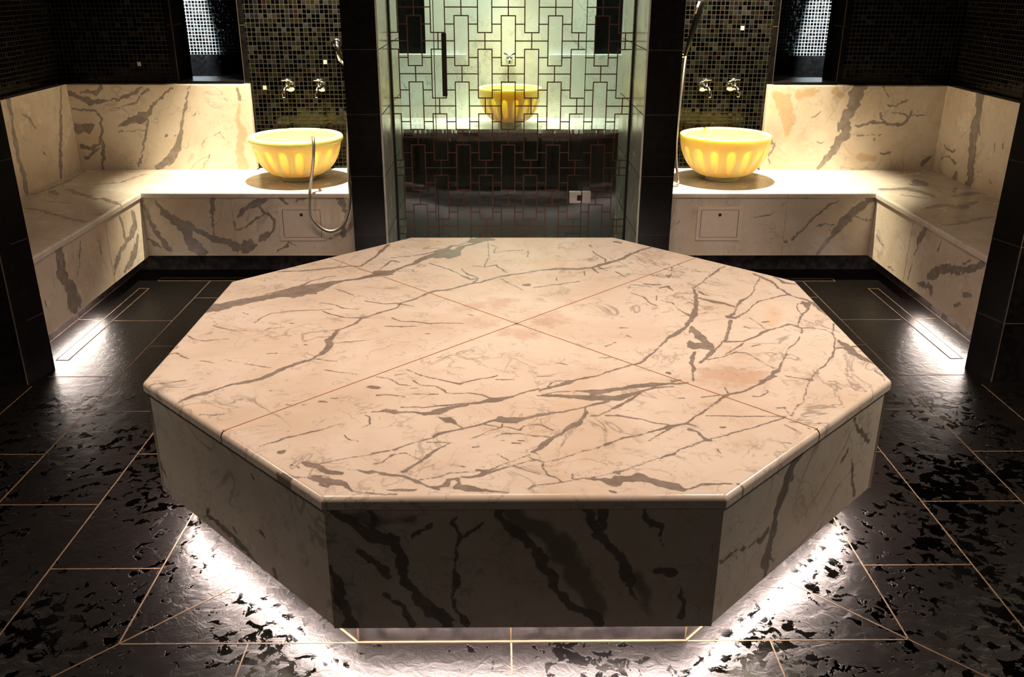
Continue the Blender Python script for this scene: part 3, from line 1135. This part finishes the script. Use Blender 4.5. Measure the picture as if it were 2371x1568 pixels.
# back walls of the niches, with the window openings
WZ0, WZ1 = 1.022, 2.25
for s, nm in ((-1, 'wall_back_left'), (1, 'wall_back_right')):
    a, b = (-2.065, -1.595) if s < 0 else (1.597, 2.062)
    xo, xi = (-2.86, -0.885) if s < 0 else (0.907, 2.86)
    lo, hi = min(xo, xi), max(xo, xi)
    w = MB()
    w.box(lo, a, Y_IN, Y_IN + 0.20, 0, H)
    w.box(b, hi, Y_IN, Y_IN + 0.20, 0, H)
    w.box(a, b, Y_IN, Y_IN + 0.20, 0, WZ0)
    w.box(a, b, Y_IN, Y_IN + 0.20, WZ1, H)
    structure(w, nm, M['mosaic'])
    x = -2.86 if s < 0 else 2.76
    structure(MB().box(x, x + 0.10, 0.743, Y_IN, 0, H), 'wall_left' if s < 0 else 'wall_right', M['mosaic'])
    # recess of the side door
    x = -2.86 if s < 0 else 2.80
    structure(MB().box(x, x + 0.06, -0.60, 0.60, 0, H), 'wall_recess_left' if s < 0 else 'wall_recess_right', M['granite'])
    # near half of the room, behind the camera's edges
    xa, xb = (-2.86, -2.05) if s < 0 else (2.05, 2.86)
    structure(MB().box(xa, xb, -0.745, -0.60, 0, H), 'wall_near_pier_left' if s < 0 else 'wall_near_pier_right', M['granite'])
    x = -2.86 if s < 0 else 2.76
    structure(MB().box(x, x + 0.10, -2.79, -0.745, 0, H), 'wall_near_left' if s < 0 else 'wall_near_right', M['mosaic'])
    xa, xb = (-2.86, -0.90) if s < 0 else (0.90, 2.86)
    structure(MB().box(xa, xb, -2.89, -2.79, 0, H), 'wall_front_left' if s < 0 else 'wall_front_right', M['mosaic'])
structure(MB().box(-3.4, 3.4, -4.2, -4.1, 0, H), 'wall_front', M['granite'])

for w_, x_, z_ in (('wall_back_left', -2.262, 1.131), ('wall_back_left', -1.127, 1.144), ('wall_back_left', -1.511, 0.992), ('wall_back_right', 1.414, 1.347)):
    MB().bbox(x_ - 0.011, x_ + 0.011, Y_IN - 0.002, Y_IN + 0.001, z_ - 0.012, z_ + 0.012, 0.0006).build('pale_tile', M['paletile'], bpy.data.objects[w_])

# windows
for i, (s, a, b) in enumerate(((-1, -2.065, -1.595), (1, 1.597, 2.062))):
    win = root('window_%d' % (i + 1), ((a + b) / 2, Y_IN, WZ0))
    win['kind'] = 'structure'
    f = MB()
    y0, y1 = Y_IN - 0.006, Y_IN + 0.26
    t = 0.035
    f.bbox(a, a + t, y0, y1, WZ0, WZ1, 0.002)
    f.bbox(b - t, b, y0, y1, WZ0, WZ1, 0.002)
    f.bbox(a + t, b - t, y0, y1, WZ1 - t, WZ1, 0.002)
    f.bbox(a + t, b - t, y0 - 0.03, y1, WZ0 - 0.001, WZ0 + 0.012, 0.002)
    f.build('window_frame', M['granite'], win)
    g = MB()
    for z in (1.357, 1.692, 2.03):
        g.box(a, a + t + 0.0006, y0 - 0.0006, y1, z - 0.0015, z + 0.0015)
        g.box(b - t - 0.0006, b, y0 - 0.0006, y1, z - 0.0015, z + 0.0015)
    g.box(a + t - 0.0025, a + t + 0.0006, y0 - 0.0006, y0 + 0.003, WZ0, WZ1)
    g.box(b - t - 0.0006, b - t + 0.0025, y0 - 0.0006, y0 + 0.003, WZ0, WZ1)
    g.build('frame_joints', M['darkgrout'], win)
    MB().box(a + t, b - t, Y_IN + 0.17, Y_IN + 0.178, WZ0 + 0.012, WZ1 - t).build('pane', M['pane'], win)
    # the shaft behind
    xa, xb = (-3.1, -1.45) if s < 0 else (1.45, 3.1)
    nm = 'left' if s < 0 else 'right'
    w = MB().box(xa, xb, 4.80, 4.88, 1.035, H)
    structure(w, 'wall_shaft_%s' % nm, M['mosaic_far'])
    w = MB().box(xa, xb, 4.74, 4.88, 0, 1.035)
    w.box(xa, xa + 0.06, 3.05, 4.8, 0, H).box(xb - 0.06, xb, 3.05, 4.8, 0, H)
    structure(w, 'wall_shaft_lower_%s' % nm, M['granite'])

# room beyond the glass door
w = MB()
for xa, xb, za, zb in ((-1.4, -0.93, 1.02, H), (-0.69, 0.75, 1.02, H), (0.98, 1.4, 1.02, H), (-1.4, 1.4, 0, 1.02),
                       (-0.93, -0.69, 2.2, H), (0.75, 0.98, 2.2, H)):
    w.box(xa, xb, 5.05, 5.11, za, zb)
structure(w, 'wall_beyond_back', M['far'])
structure(MB().box(-0.95, 1.0, 5.13, 5.16, 1.0, 2.25), 'wall_beyond_niche', M['granite'])
structure(MB().box(-1.46, -1.40, 3.0, 5.11, 0, H), 'wall_beyond_left', M['far'])
structure(MB().box(1.40, 1.46, 3.0, 5.11, 0, H), 'wall_beyond_right', M['far'])
w = MB().box(-1.40, -0.885, 2.99, 3.03, 0, H).box(0.907, 1.40, 2.99, 3.03, 0, H)
structure(w, 'wall_beyond_front', M['granite'])

# ------------------------------------------------------------------ glass door with its lattice
door = root('door_1', (0, YD, 0))
door['kind'] = 'structure'
DX0, DX1 = -0.693, 0.716
mb = MB()
mb.box(DX0 - 0.002, DX0 + 0.010, YD - 0.012, YD + 0.022, 0, H - 0.01)
mb.box(DX1 - 0.010, DX1 + 0.002, YD - 0.012, YD + 0.022, 0, H - 0.01)
mb.build('door_frame', M['black'], door)


def lattice(mb, xa, xb, za, zb):
    """brick-bond of tall rectangles tied by small crosses"""
    t = 0.0031
    P, u, cw, hw = 0.3645, 0.3645 / 8, 0.1345, 0.0405
    y0, y1 = YD - 0.0022, YD - 0.0002

    def vl(x, z0, z1):
        z0, z1 = max(z0, za), min(z1, zb)
        if xa + t < x < xb - t and z1 > z0:
            mb.box(x - t, x + t, y0, y1, z0 - t, z1 + t)

    def hl(x0, x1, z):
        x0, x1 = max(x0, xa), min(x1, xb)
        if za < z < zb and x1 > x0 + 0.001:
            mb.box(x0, x1, y0 - 0.0001, y1, z - t, z + t)
    for k in range(-6, 7):
        cx = -0.0095 + k * cw
        ofs = 0 if k % 2 == 0 else -P / 2
        for j in range(-1, 8):
            zt = 0.333 + ofs + j * P
            zb_ = zt - 6 * u
            vl(cx - hw, zb_, zt)
            vl(cx + hw, zb_, zt)
            hl(cx - hw, cx + hw, zt)
            hl(cx - hw, cx + hw, zb_)
            vl(cx, zt, zt + 2 * u)
            hl(cx - cw + hw, cx + cw - hw, zt + u)
            for z in (zt - u, zb_ + u):
                hl(cx + hw, cx + cw - hw, z)


for nm, xa, xb in (('side_panel', DX0 + 0.010, -0.4395), ('door_leaf', -0.4355, 0.4375), ('side_panel', 0.4415, DX1 - 0.010)):
    pane = MB().box(xa, xb, YD, YD + 0.010, 0.004, H - 0.01).build(nm, M['glass'], door)
    mb = MB()
    lattice(mb, xa, xb, 0.01, H - 0.02)
    mb.build('lattice', M['lattice'], pane)
mb = MB()
mb.box(-0.4395, -0.4355, YD + 0.001, YD + 0.009, 0.004, H - .01).box(0.4375, 0.4415, YD + 0.001, YD + 0.009, 0.004, H - .01)
mb.build('seal', M['black'], door)
h = MB()
h.bbox(-0.391, -0.363, YD - 0.052, YD - 0.034, 0.985, 1.335, 0.003)
h.tube([(-0.377, YD - 0.036, 1.03), (-0.377, YD, 1.03)], 0.008)
h.tube([(-0.377, YD - 0.036, 1.29), (-0.377, YD, 1.29)], 0.008)
h.build('handle', M['bronze'], door)
h = MB()
h.bbox(0.364, 0.4372, YD - 0.014, YD + 0.022, 0.345, 0.415, 0.002)
h.bbox(0.4418, 0.496, YD - 0.014, YD + 0.022, 0.345, 0.415, 0.002)
hg = h.build('hinge', M['steel'], door)
MB().bbox(0.412, 0.436, YD - 0.017, YD - 0.010, 0.362, 0.396, 0.001).build('hinge_pin', M['black'], hg)

# ------------------------------------------------------------------ octagonal platform
A, AP, ZS, ZB = 0.4765, 1.1305, 0.5005, 0.1160
plat = root('marble_platform', (0, 0, 0))
tag(plat, 'large octagonal marble platform in the middle of the dark room, lit from beneath', 'platform')
NOSE, SLT = 0.016, 0.034


def oct_pts(ap, a):
    return [(-a, -ap), (a, -ap), (ap, -a), (ap, a), (a, ap), (-a, ap), (-ap, a), (-ap, -a)]


def make_quadrant(rot):
    """one of the four top slabs, wedge of the octagon between two diagonal joints"""
    o = oct_pts(AP, A)
    mid = (A + AP) / 2
    path = [(-mid, -mid), o[0], o[1], (mid, -mid)]
    pts, nr = [], []
    s2 = math.sqrt(0.5)
    nn = [(-s2, -s2), (0, -1), (s2, -s2)]
    for i in range(3):
        p, q = np.array(path[i]), np.array(path[i + 1])
        n = max(2, int(np.linalg.norm(q - p) / 0.0044))
        for k in range(n):
            pts.append(p + (q - p) * k / n)
    pts.append(np.array(path[3]))
    pts = np.array(pts)
    # radial rows: flat area to the nose, then a quarter round, then down
    rows = list(np.linspace(0.0, 1.0, 262))[0:]
    # inner outline is the same outline drawn in by NOSE
    sc = (AP - NOSE) / AP
    P, Z = [], []
    for r in rows:
        P.append(pts * sc * r)
        Z.append(np.full(len(pts), ZS))
    for k in range(1, 7):
        a = PI / 2 * k / 6
        f = (AP - NOSE + NOSE * math.sin(a)) / AP
        P.append(pts * f)
        Z.append(np.full(len(pts), ZS - NOSE * (1 - math.cos(a))))
    P.append(pts)
    Z.append(np.full(len(pts), ZS - SLT))
    P.append(pts * 0.5)
    Z.append(np.full(len(pts), ZS - SLT))
    P = np.array(P)
    Z = np.array(Z)
    nrw, nc = Z.shape
    x, y = P[..., 0].ravel(), P[..., 1].ravel()
    # keep the joint open: move in from the diagonals
    g = 0.0013
    y = y - g * 2.6
    ca, sa = round(math.cos(rot)), round(math.sin(rot))
    X, Y = ca * x - sa * y, sa * x + ca * y
    idx = np.arange(nrw * nc).reshape(nrw, nc)
    f = np.stack([idx[:-1, :-1], idx[1:, :-1], idx[1:, 1:], idx[:-1, 1:]], -1).reshape(-1, 4)
    V = np.stack([X, Y, Z.ravel()], 1)
    fl = vein_field(X, Y, 'top')
    st = vein_field(X, Y, 'top_st', soft=0.16)
    sm = np.ones(len(f), bool)
    sm[-2 * (nc - 1):] = False
    return mesh_obj('top_slab', V, f.tolist(), M['top'], plat, smooth=sm.tolist(), attrs={'vein': fl, 'stain': st})


for k in range(4):
    make_quadrant(k * PI / 2)
# amber joint under the open seams
mb = MB()
mid = (A + AP) / 2 - 0.005
for sx in (-1, 1):
    d = 0.004
    mb.prism([(-mid - d, -mid * sx + d * sx), (-mid + d, -mid * sx - d * sx), (mid + d, mid * sx - d * sx), (mid - d, mid * sx + d * sx)][::sx],
             ZS - SLT + 0.001, ZS - 0.0003)
mb.build('joint', M['joint'], plat)

ov = 0.0035
dist = AP - ov
hl = A - ov * 0.414
s2 = math.sqrt(0.5)
sides = [((0, -1), 'sf', 'sf_st'), ((s2, -s2), 'sr', None), ((1, 0), None, None), ((s2, s2), None, None),
         ((0, 1), None, None), ((-s2, s2), None, None), ((-1, 0), None, None), ((-s2, -s2), 'sl', None)]
for (nx, ny), key, stn in sides:
    if key == 'sl':
        ax = (s2, -s2, 0)
    elif key == 'sr':
        ax = (s2, s2, 0)
    else:
        ax = (-ny, nx, 0)
    half = hl - 0.0012 if nx * ny == 0 else dist * 0.41421 - 0.0012
    slab_panel('side_panel', (nx * dist, ny * dist, 0), ax, (0, 0, 1), (nx, ny, 0), -half, half, ZB, ZS - SLT - 0.0015, 0.03,
               key, M['side'], plat, step=0.006 if key else 0.1, stain=stn)
PP = 1.043
poly = oct_pts(PP, PP * 0.4142)
plinth = MB().prism(poly, 0.0, ZB + 0.02).build('plinth', M['plinth'], plat)
mb = MB()
for i in range(8):
    (x0, y0), (x1, y1) = poly[i], poly[(i + 1) % 8]
    mb.prism([(x0 - .002, y0 - .001), (x0 + .002, y0 - .001), (x0 + .002, y0 + .002), (x0 - .002, y0 + .002)], 0, ZB)
mb.box(-0.03 - .002, -0.03 + .002, -PP - 0.0006, -PP + 0.002, 0, ZB)
mb.prism(oct_pts(PP + 0.006, (PP + 0.006) * 0.4142), 0, 0.0035)
mb.build('plinth_joints', M['grout'], plinth)
MB().prism(oct_pts(dist - 0.028, (dist - .028) * 0.4142), ZB + 0.006, ZB + 0.03).build('underside', M['plinth'], plat)
# light strip under the rim
mb = MB()
ro, ri = 1.074, 1.062
po, pi_ = oct_pts(ro, ro * .4142), oct_pts(ri, ri * .4142)
for i in range(8):
    j = (i + 1) % 8
    mb.prism([po[i], po[j], pi_[j], pi_[i]], ZB - 0.001, ZB + 0.0065)
mb.build('light_strip', M['led'], plat)

# ------------------------------------------------------------------ corner benches
ZSEAT, ST = 0.495, 0.030
BF = 2.10            # front plane
for s in (-1, 1):
    side = 'left' if s < 0 else 'right'
    bench = root('corner_bench', (s * 2.35, 2.35, 0))
    tag(bench, 'L-shaped veined marble bench with backrest in the %s corner niche' % side, 'bench')
    k = 'l' if s < 0 else 'r'
    xe = -0.888 if s < 0 else 0.910       # end at the pier
    fx = s * BF
    seam = s * 1.590
    over = 0.010
    # seats (u = x, v = y)
    def seat(u0, u1, v0, v1, rnd, clip=None):
        slab_panel('seat_slab', (0, 0, ZSEAT), (1, 0, 0), (0, 1, 0), (0, 0, 1), u0, u1, v0, v1, ST, 'seat', M['seat'], bench,
                   step=0.0065, rnd=rnd, clip=clip)
    g = 0.0008
    if s < 0:
        seat(seam + g, xe, BF - over, Y_IN - 0.001, (0, 0, 0.012, 0))
    else:
        seat(xe, seam - g, BF - over, Y_IN - 0.001, (0, 0, 0.012, 0))
    # corner part along the back wall, mitred at 45 degrees
    yb = 2.737
    e = BF - over
    xin, xout = fx - s * over, s * 2.70

    def clip_back(U, V, s=s, xin=xin):
        # the outer side slides out with v: from |x| = e at the front edge to the corner at the back
        t = (V - e) / (yb - e)
        lim = s * (e + t * (2.702 - e)) - s * g
        f = (U - seam) / (xin - seam)
        return seam - s * -g + (lim - seam) * f, V
    if s < 0:
        seat(xin, seam, e, yb, (0, 0, 0.012, 0), lambda U, V: clip_back(U, V))
    else:
        seat(seam, xin, e, yb, (0, 0, 0.012, 0), lambda U, V: clip_back(U, V))

    def clip_side(U, V, s=s):
        t = (np.abs(U) - e) / (2.702 - e)
        lim = e + t * (yb - e) - g
        f = (V - 0.75) / (e - 0.75)
        return U, 0.75 + (lim - 0.75) * f
    if s < 0:
        seat(-2.702, -e, 0.75, e, (0, 0.012, 0, 0), clip_side)
    else:
        seat(e, 2.702, 0.75, e, (0.012, 0, 0, 0), clip_side)
    # fronts
    z0, z1 = 0.120, ZSEAT - ST - 0.0012
    for (a, b) in ((min(seam, xe), max(seam, xe)), (min(fx, seam), max(fx, seam))):
        slab_panel('front_panel', (0, BF, 0), (1, 0, 0), (0, 0, 1), (0, -1, 0), a + g, b - g, z0, z1, 0.03, k + 'front', M['bench'], bench)
    for (a, b) in ((0.76, 1.60), (1.60, BF)):
        slab_panel('front_panel', (fx, 0, 0), (0, 1, 0), (0, 0, 1), (-s, 0, 0), a + g, b - g, z0, z1, 0.03, k + 'fside', M['bench'], bench)
    # backrests
    zb0, zb1 = ZSEAT + 0.0005, 1.017
    xa, xb = (-2.70, -1.597) if s < 0 else (1.598, 2.70)
    slab_panel('backrest', (0, 2.735, 0), (1, 0, 0), (0, 0, 1), (0, -1, 0), xa, xb, zb0, zb1, 0.053, k + 'back', M['bench'], bench,
               stain=k + 'back_st', rnd=(0.0, 0.008, 0, 0.006) if s < 0 else (0.008, 0, 0, 0.006))
    slab_panel('backrest', (s * 2.70, 0, 0), (0, 1, 0), (0, 0, 1), (-s, 0, 0), 0.76, 2.734, zb0, zb1, 0.058, k + 'side', M['bench'], bench)
    # joints, plinth, light
    mb = MB()
    mb.box(seam - .002, seam + .002, BF + 0.001, BF + 0.02, z0, z1).build('joint', M['joint'], bench)
    MB().box(min(fx, fx + s * .02), max(fx, fx + s * .02), 1.598, 1.602, z0, z1).build('joint', M['joint'], bench)
    mb = MB()
    px = s * 2.215
    mb.box(min(px, s * 2.755), max(px, s * 2.755), 0.745, 2.785, 0, z0 + 0.03)
    mb.box(min(px, xe), max(px, xe), 2.212, 2.785, 0, z0 + 0.03)
    pl = mb.build('plinth', M['benchplinth'], bench)
    jm = MB()
    x1_, x2_ = sorted((px - s * 0.0008, px + s * 0.002))
    jm.box(x1_, x2_, 1.365, 1.369, 0, z0 + 0.02).box(x1_, x2_, 0.76, 2.21, 0, 0.003)
    jm.build('plinth_joints', M['grout'], pl)
    mb = MB()
    a, b = sorted((s * 2.180, s * 2.200))
    mb.box(a, b, 0.92, 1.55, z0 + 0.008, z0 + 0.020)
    mb.build('light_strip', M['led2'], bench)

# ------------------------------------------------------------------ stone basins
def basin(cx, cy, zrim, label, lip, n_fl=16, rot=0.0, R=0.268, foot=0.098):
    b = root('stone_basin', (cx, cy, ZSEAT + 0.0005))
    tag(b, label, 'basin')
    Hh = zrim - ZSEAT
    n = n_fl * 14
    # outer silhouette, then inside back down
    def outer(t):            # t 0 foot top .. 1 rim
        a = t * PI / 2
        z = 0.030 + (Hh - 0.030) * (1 - math.cos(a)) ** 0.92
        r = foot * 0.93 + (R * 0.985 - foot * 0.93) * math.sin(a) ** 0.80
        return r, z
    rows = []
    m = 56
    for i in range(m + 1):
        r, z = outer(i / m)
        rows.append((r, z, True))
    T = 0.030
    if not lip:
        rows.append((R, Hh + 0.002, False))
    rows.append((R - T * 0.30, Hh + 0.006, False))
    rows.append((R - T * 0.7, Hh + 0.006, False))
    rows.append((R - T, Hh, False))
    for i in range(1, 29):
        a = PI / 2 * i / 28
        rows.append(((R - T) * math.cos(a) ** 0.75 if i < 28 else 0.001, Hh - (Hh - 0.062) * math.sin(a) ** 1.1, False))
    vs, fs = [], []
    for r, z, fl in rows:
        for k in range(n):
            th = 2 * PI * k / n
            rr = r
            if fl:
                ph = ((th - rot) * n_fl / (2 * PI)) % 1.0 - 0.5      # across one flute
                zt = (z / Hh - 0.50) / 0.285                          # along it
                w = 0.30
                q = (abs(ph) / w) ** 2.4 + abs(zt) ** 3.2
                if q < 1.35:
                    d = min(1.0, max(0.0, (1.15 - q) / 0.55))
                    rr = r - 0.017 * d * d * (3 - 2 * d)
            vs.append((cx + rr * math.cos(th), cy + rr * math.sin(th), ZSEAT + z))
    for i in range(len(rows) - 1):
        for k in range(n):
            a, c = i * n + k, i * n + (k + 1) % n
            fs.append((a, c, c + n, a + n))
    # closed underside
    fs.append(tuple(range(n))[::-1])
    fs.append(tuple(range((len(rows) - 1) * n, len(rows) * n)))
    mesh_obj('bowl', vs, fs, M['basin'], b, smooth=True)
    MB().lathe((cx, cy, ZSEAT), [(0.001, 0.001), (foot, 0.001), (foot + 0.002, 0.004), (foot + 0.001, 0.020), (foot * 0.95, 0.031), (0.001, 0.031)], 64).build('foot', M['basin'], b)
    if lip:
        zc = Hh - 0.012
        prof = []
        for i in range(13):
            a = -PI / 2 + 2 * PI * i / 12
            prof.append((R - 0.006 + 0.015 * math.cos(a), zc + 0.019 * math.sin(a)))
        MB().lathe((cx, cy, ZSEAT), prof, 128).build('rim', M['basin'], b)
    return b


basin(-1.270, 2.455, 0.752, 'pale yellow fluted stone basin with thick rolled rim, on the left bench', True, rot=0.06)
basin(1.288, 2.455, 0.762, 'pale yellow fluted stone basin with thin rim, on the right bench', False, rot=0.13, R=0.270)
basin(0.022, 4.62, 0.790, 'glowing stone basin seen through the glass door in the far room', False, R=0.262)

# ------------------------------------------------------------------ taps
def tap(x, z, label, yw=Y_IN, sc=1.0, swing=0.0, group=None):
    t = root('wall_tap', (x, yw, z))
    tag(t, label, 'tap', group)
    q = sc
    MB().lathe((x, yw, z), [(0.001, 0), (0.034 * q, 0.0), (0.034 * q, 0.004), (0.028 * q, 0.011), (0.014 * q, 0.016), (0.001, 0.016)], 32, 'y').build('flange', M['chrome'], t)
    dx = swing
    body = MB()
    body.tube([(x, yw - 0.012, z), (x + dx * 0.3, yw - 0.055 * q, z), (x + dx * 0.5, yw - 0.085 * q, z)], [0.011 * q, 0.012 * q, 0.015 * q], 16)
    body.build('body', M['chrome'], t)
    sp = MB()
    sp.tube(smooth_path([(x + dx * .5, yw - 0.080 * q, z), (x + dx * .8, yw - 0.105 * q, z - 0.004), (x + dx, yw - 0.125 * q, z - 0.022 * q), (x + dx, yw - 0.128 * q, z - 0.052 * q)], 6), 0.0105 * q, 14)
    sp.build('spout', M['chrome'], t)
    hd = MB()
    hx, hy = x + dx * .45, yw - 0.068 * q
    hd.tube([(hx, hy, z + 0.008), (hx, hy, z + 0.042 * q)], 0.0075 * q, 12)
    hd.tube([(hx - 0.030 * q, hy - 0.004, z + 0.046 * q), (hx, hy, z + 0.046 * q), (hx + 0.030 * q, hy + 0.004, z + 0.046 * q)], [0.0085 * q, 0.0065 * q, 0.0085 * q], 12)
    hd.build('handle', M['chrome'], t)
    return t


tap(-1.352, 1.000, 'chrome wall tap over the left basin, the one nearer the window', swing=-0.015)
tap(-1.158, 1.000, 'chrome wall tap over the left basin, the one nearer the pier', swing=-0.012)
tap(1.200, 1.005, 'chrome wall tap over the right basin, the one nearer the pier', swing=0.020)
tap(1.374, 1.008, 'chrome wall tap over the right basin, the one nearer the window', swing=0.020)
t = root('wall_tap', (0.022, 5.05, 0.99))
tag(t, 'small double-handled chrome tap above the basin beyond the glass door', 'tap')
MB().lathe((0.022, 5.05, 0.99), [(0.001, 0), (0.03, 0.0), (0.03, 0.006), (0.012, 0.016), (0.001, 0.016)], 24, 'y').build('flange', M['chrome'], t)
mb = MB().tube([(0.022, 5.04, 0.99), (0.022, 4.97, 0.985), (0.022, 4.945, 0.94)], 0.011)
mb.build('spout', M['chrome'], t)
for s in (-1, 1):
    MB().tube([(0.022, 5.03, 0.995), (0.022 + s * 0.045, 5.01, 1.035)], [0.007, 0.012]).build('handle', M['chrome'], t)

# ------------------------------------------------------------------ shower gear
hk = root('shower_bracket', (-1.045, Y_IN, 1.25))
tag(hk, 'round chrome shower bracket on the mosaic beside the left pier', 'bracket')
MB().lathe((-1.045, Y_IN, 1.255), [(0.001, 0), (0.030, 0), (0.032, 0.008), (0.028, 0.022), (0.020, 0.030), (0.001, 0.031)], 32, 'y').build('flange', M['chrome'], hk)
mb = MB()
mb.tube([(-1.045, Y_IN - 0.028, 1.255), (-1.038, Y_IN - 0.06, 1.235), (-1.026, Y_IN - 0.075, 1.16)], [0.016, 0.017, 0.009], 16)
mb.build('outlet', M['chrome'], hk)
hose = MB()
pts = [(-1.155, 2.310, 0.690), (-1.138, 2.262, 0.762), (-1.118, 2.205, 0.782), (-1.108, 2.164, 0.760), (-1.113, 2.150, 0.68), (-1.122, 2.112, 0.59),
       (-1.130, 2.070, 0.51), (-1.137, 2.060, 0.40), (-1.120, 2.055, 0.345), (-1.078, 2.055, 0.297), (-1.025, 2.055, 0.278), (-0.965, 2.055, 0.306),
       (-0.925, 2.055, 0.38), (-0.905, 2.06, 0.48), (-0.905, 2.07, 0.62), (-0.91, 2.20, 0.9), (-0.95, 2.55, 1.10), (-1.0, 2.70, 1.14), (-1.026, 2.715, 1.165)]
hose.tube(smooth_path(pts, 10), 0.0088, 12)
o = hose.build('shower_hose', M['steel'])
tag(o, 'chrome shower hose looping from the left basin rim down past the bench', 'hose')

hs = root('hand_shower', (1.04, 2.55, 1.21))
tag(hs, 'slim dark hand shower with pale tip, beside the right pier', 'hand shower')
mb = MB()
mb.tube([(1.030, 2.55, 1.20), (1.055, 2.55, 1.31), (1.083, 2.545, 1.42), (1.100, 2.54, 1.50), (1.108, 2.53, 1.53)], [0.009, 0.016, 0.019, 0.019, 0.008], 16)
mb.build('handle', M['black'], hs)
mb = MB()
mb.tube([(1.066, 2.527, 1.438), (1.084, 2.523, 1.505)], 0.006, 10)
mb.build('tip', M['panel'], hs)
mb = MB()
mb.tube([(1.03, 2.55, 1.205), (0.99, 2.60, 1.20), (0.94, 2.62, 1.20), (0.9075, 2.62, 1.20)], 0.010, 12)
mb.build('holder', M['chrome'], hs)
hose = MB()
pts = [(1.032, 2.54, 1.20), (1.020, 2.50, 1.15), (1.004, 2.44, 1.05), (0.985, 2.38, 0.90), (0.972, 2.33, 0.75), (0.975, 2.30, 0.62), (0.987, 2.285, 0.54),
       (0.985, 2.26, 0.508), (0.955, 2.235, 0.5045), (0.932, 2.26, 0.5045), (0.925, 2.31, 0.53), (0.922, 2.38, 0.70), (0.921, 2.5, 0.95), (0.919, 2.56, 1.12), (0.918, 2.57, 1.18)]
hose.tube(smooth_path(pts, 10), 0.0075, 12)
o = hose.build('shower_hose', M['steel'])
tag(o, 'steel shower hose hanging between the right pier and the right basin', 'hose')

# ------------------------------------------------------------------ access hatches
for x0, x1, lab in ((-1.327, -1.066, 'square pale access hatch in the bench front below the left basin'),
                    (1.077, 1.338, 'square pale access hatch in the bench front below the right basin')):
    z0, z1 = 0.212, 0.411
    r = root('access_hatch', ((x0 + x1) / 2, BF, z0))
    tag(r, lab, 'hatch')
    t = 0.021
    mb = MB()
    y0, y1 = BF - 0.006, BF - 0.0002
    mb.box(x0, x0 + t, y0, y1, z0, z1).box(x1 - t, x1, y0, y1, z0, z1)
    mb.box(x0 + t, x1 - t, y0, y1, z0, z0 + t * .85).box(x0 + t, x1 - t, y0, y1, z1 - t * .85, z1)
    mb.build('frame', M['panel'], r)
    MB().box(x0 + t, x1 - t, y1 - 0.0012, y1 - 0.0002, z0 + t * .85, z1 - t * .85).build('gap', M['hole'], r)
    d = MB().bbox(x0 + t + .003, x1 - t - .003, y0 + 0.0005, y1 - 0.0014, z0 + t * .85 + .0025, z1 - t * .85 - .0025, 0.0006).build('door', M['panel'], r)
    MB().lathe(((x0 + x1) / 2, y0 + 0.0006, z0 + 0.152), [(0.001, 0.0010), (0.0095, 0.0010), (0.0095, 0.0), (0.001, 0.0)], 24, 'y').build('keyhole', M['hole'], d)

# ------------------------------------------------------------------ floor drains
def drain(x0, x1, y0, y1, label):
    d = root('channel_drain', ((x0 + x1) / 2, (y0 + y1) / 2, 0))
    tag(d, label, 'drain')
    t = 0.004
    mb = MB()
    mb.box(x0, x0 + t, y0, y1, 0.0004, 0.0022).box(x1 - t, x1, y0, y1, 0.0004, 0.0022)
    mb.box(x0 + t, x1 - t, y0, y0 + t, 0.0004, 0.0022).box(x0 + t, x1 - t, y1 - t, y1, 0.0004, 0.0022)
    mb.build('rim', M['grout'], d)
    MB().box(x0 + t, x1 - t, y0 + t, y1 - t, 0.0002, 0.0012).build('cover', M['slate'], d)


drain(-2.088, -2.030, 0.840, 1.860, 'long narrow channel drain in the floor along the left side bench')
drain(2.022, 2.082, 0.840, 1.845, 'long narrow channel drain in the floor along the right side bench')
drain(-2.030, -1.20, 1.992, 2.048, 'long narrow channel drain under the front of the left back bench')
drain(1.20, 1.885, 1.974, 2.030, 'long narrow channel drain under the front of the right back bench')

# ------------------------------------------------------------------ bench and backrests in the far room
fb = root('wall_bench', (0, 4.7, 0))
tag(fb, 'pale marble bench with backrest panels beyond the glass door', 'bench')
MB().bbox(-1.39, 1.39, 4.38, 5.045, 0.465, ZSEAT, 0.004).build('seat_slab', M['far'], fb)
MB().box(-1.39, 1.39, 4.39, 4.42, 0.12, 0.464).build('front_panel', M['granite'], fb)
MB().box(-1.39, 1.39, 4.50, 5.04, 0.0, 0.464).build('plinth', M['plinth'], fb)
for xa, xb in ((-1.39, -0.345), (0.36, 1.39)):
    MB().bbox(xa, xb, 5.0, 5.047, ZSEAT + .0005, 1.021, 0.003).build('backrest', M['far'], fb)

# ------------------------------------------------------------------ groups of repeats
GROUPS = {'basin': 'fluted stone basins', 'tap': 'chrome wall taps', 'hose': 'metal shower hoses',
          'hatch': 'access hatches in the bench fronts', 'drain': 'channel drains along the benches'}
for o in COL.objects:
    if o.parent is None and o.get('category') in GROUPS:
        o['group'] = GROUPS[o['category']]
    if o.name.startswith('corner_bench') and o.parent is None:
        o['group'] = 'corner benches'
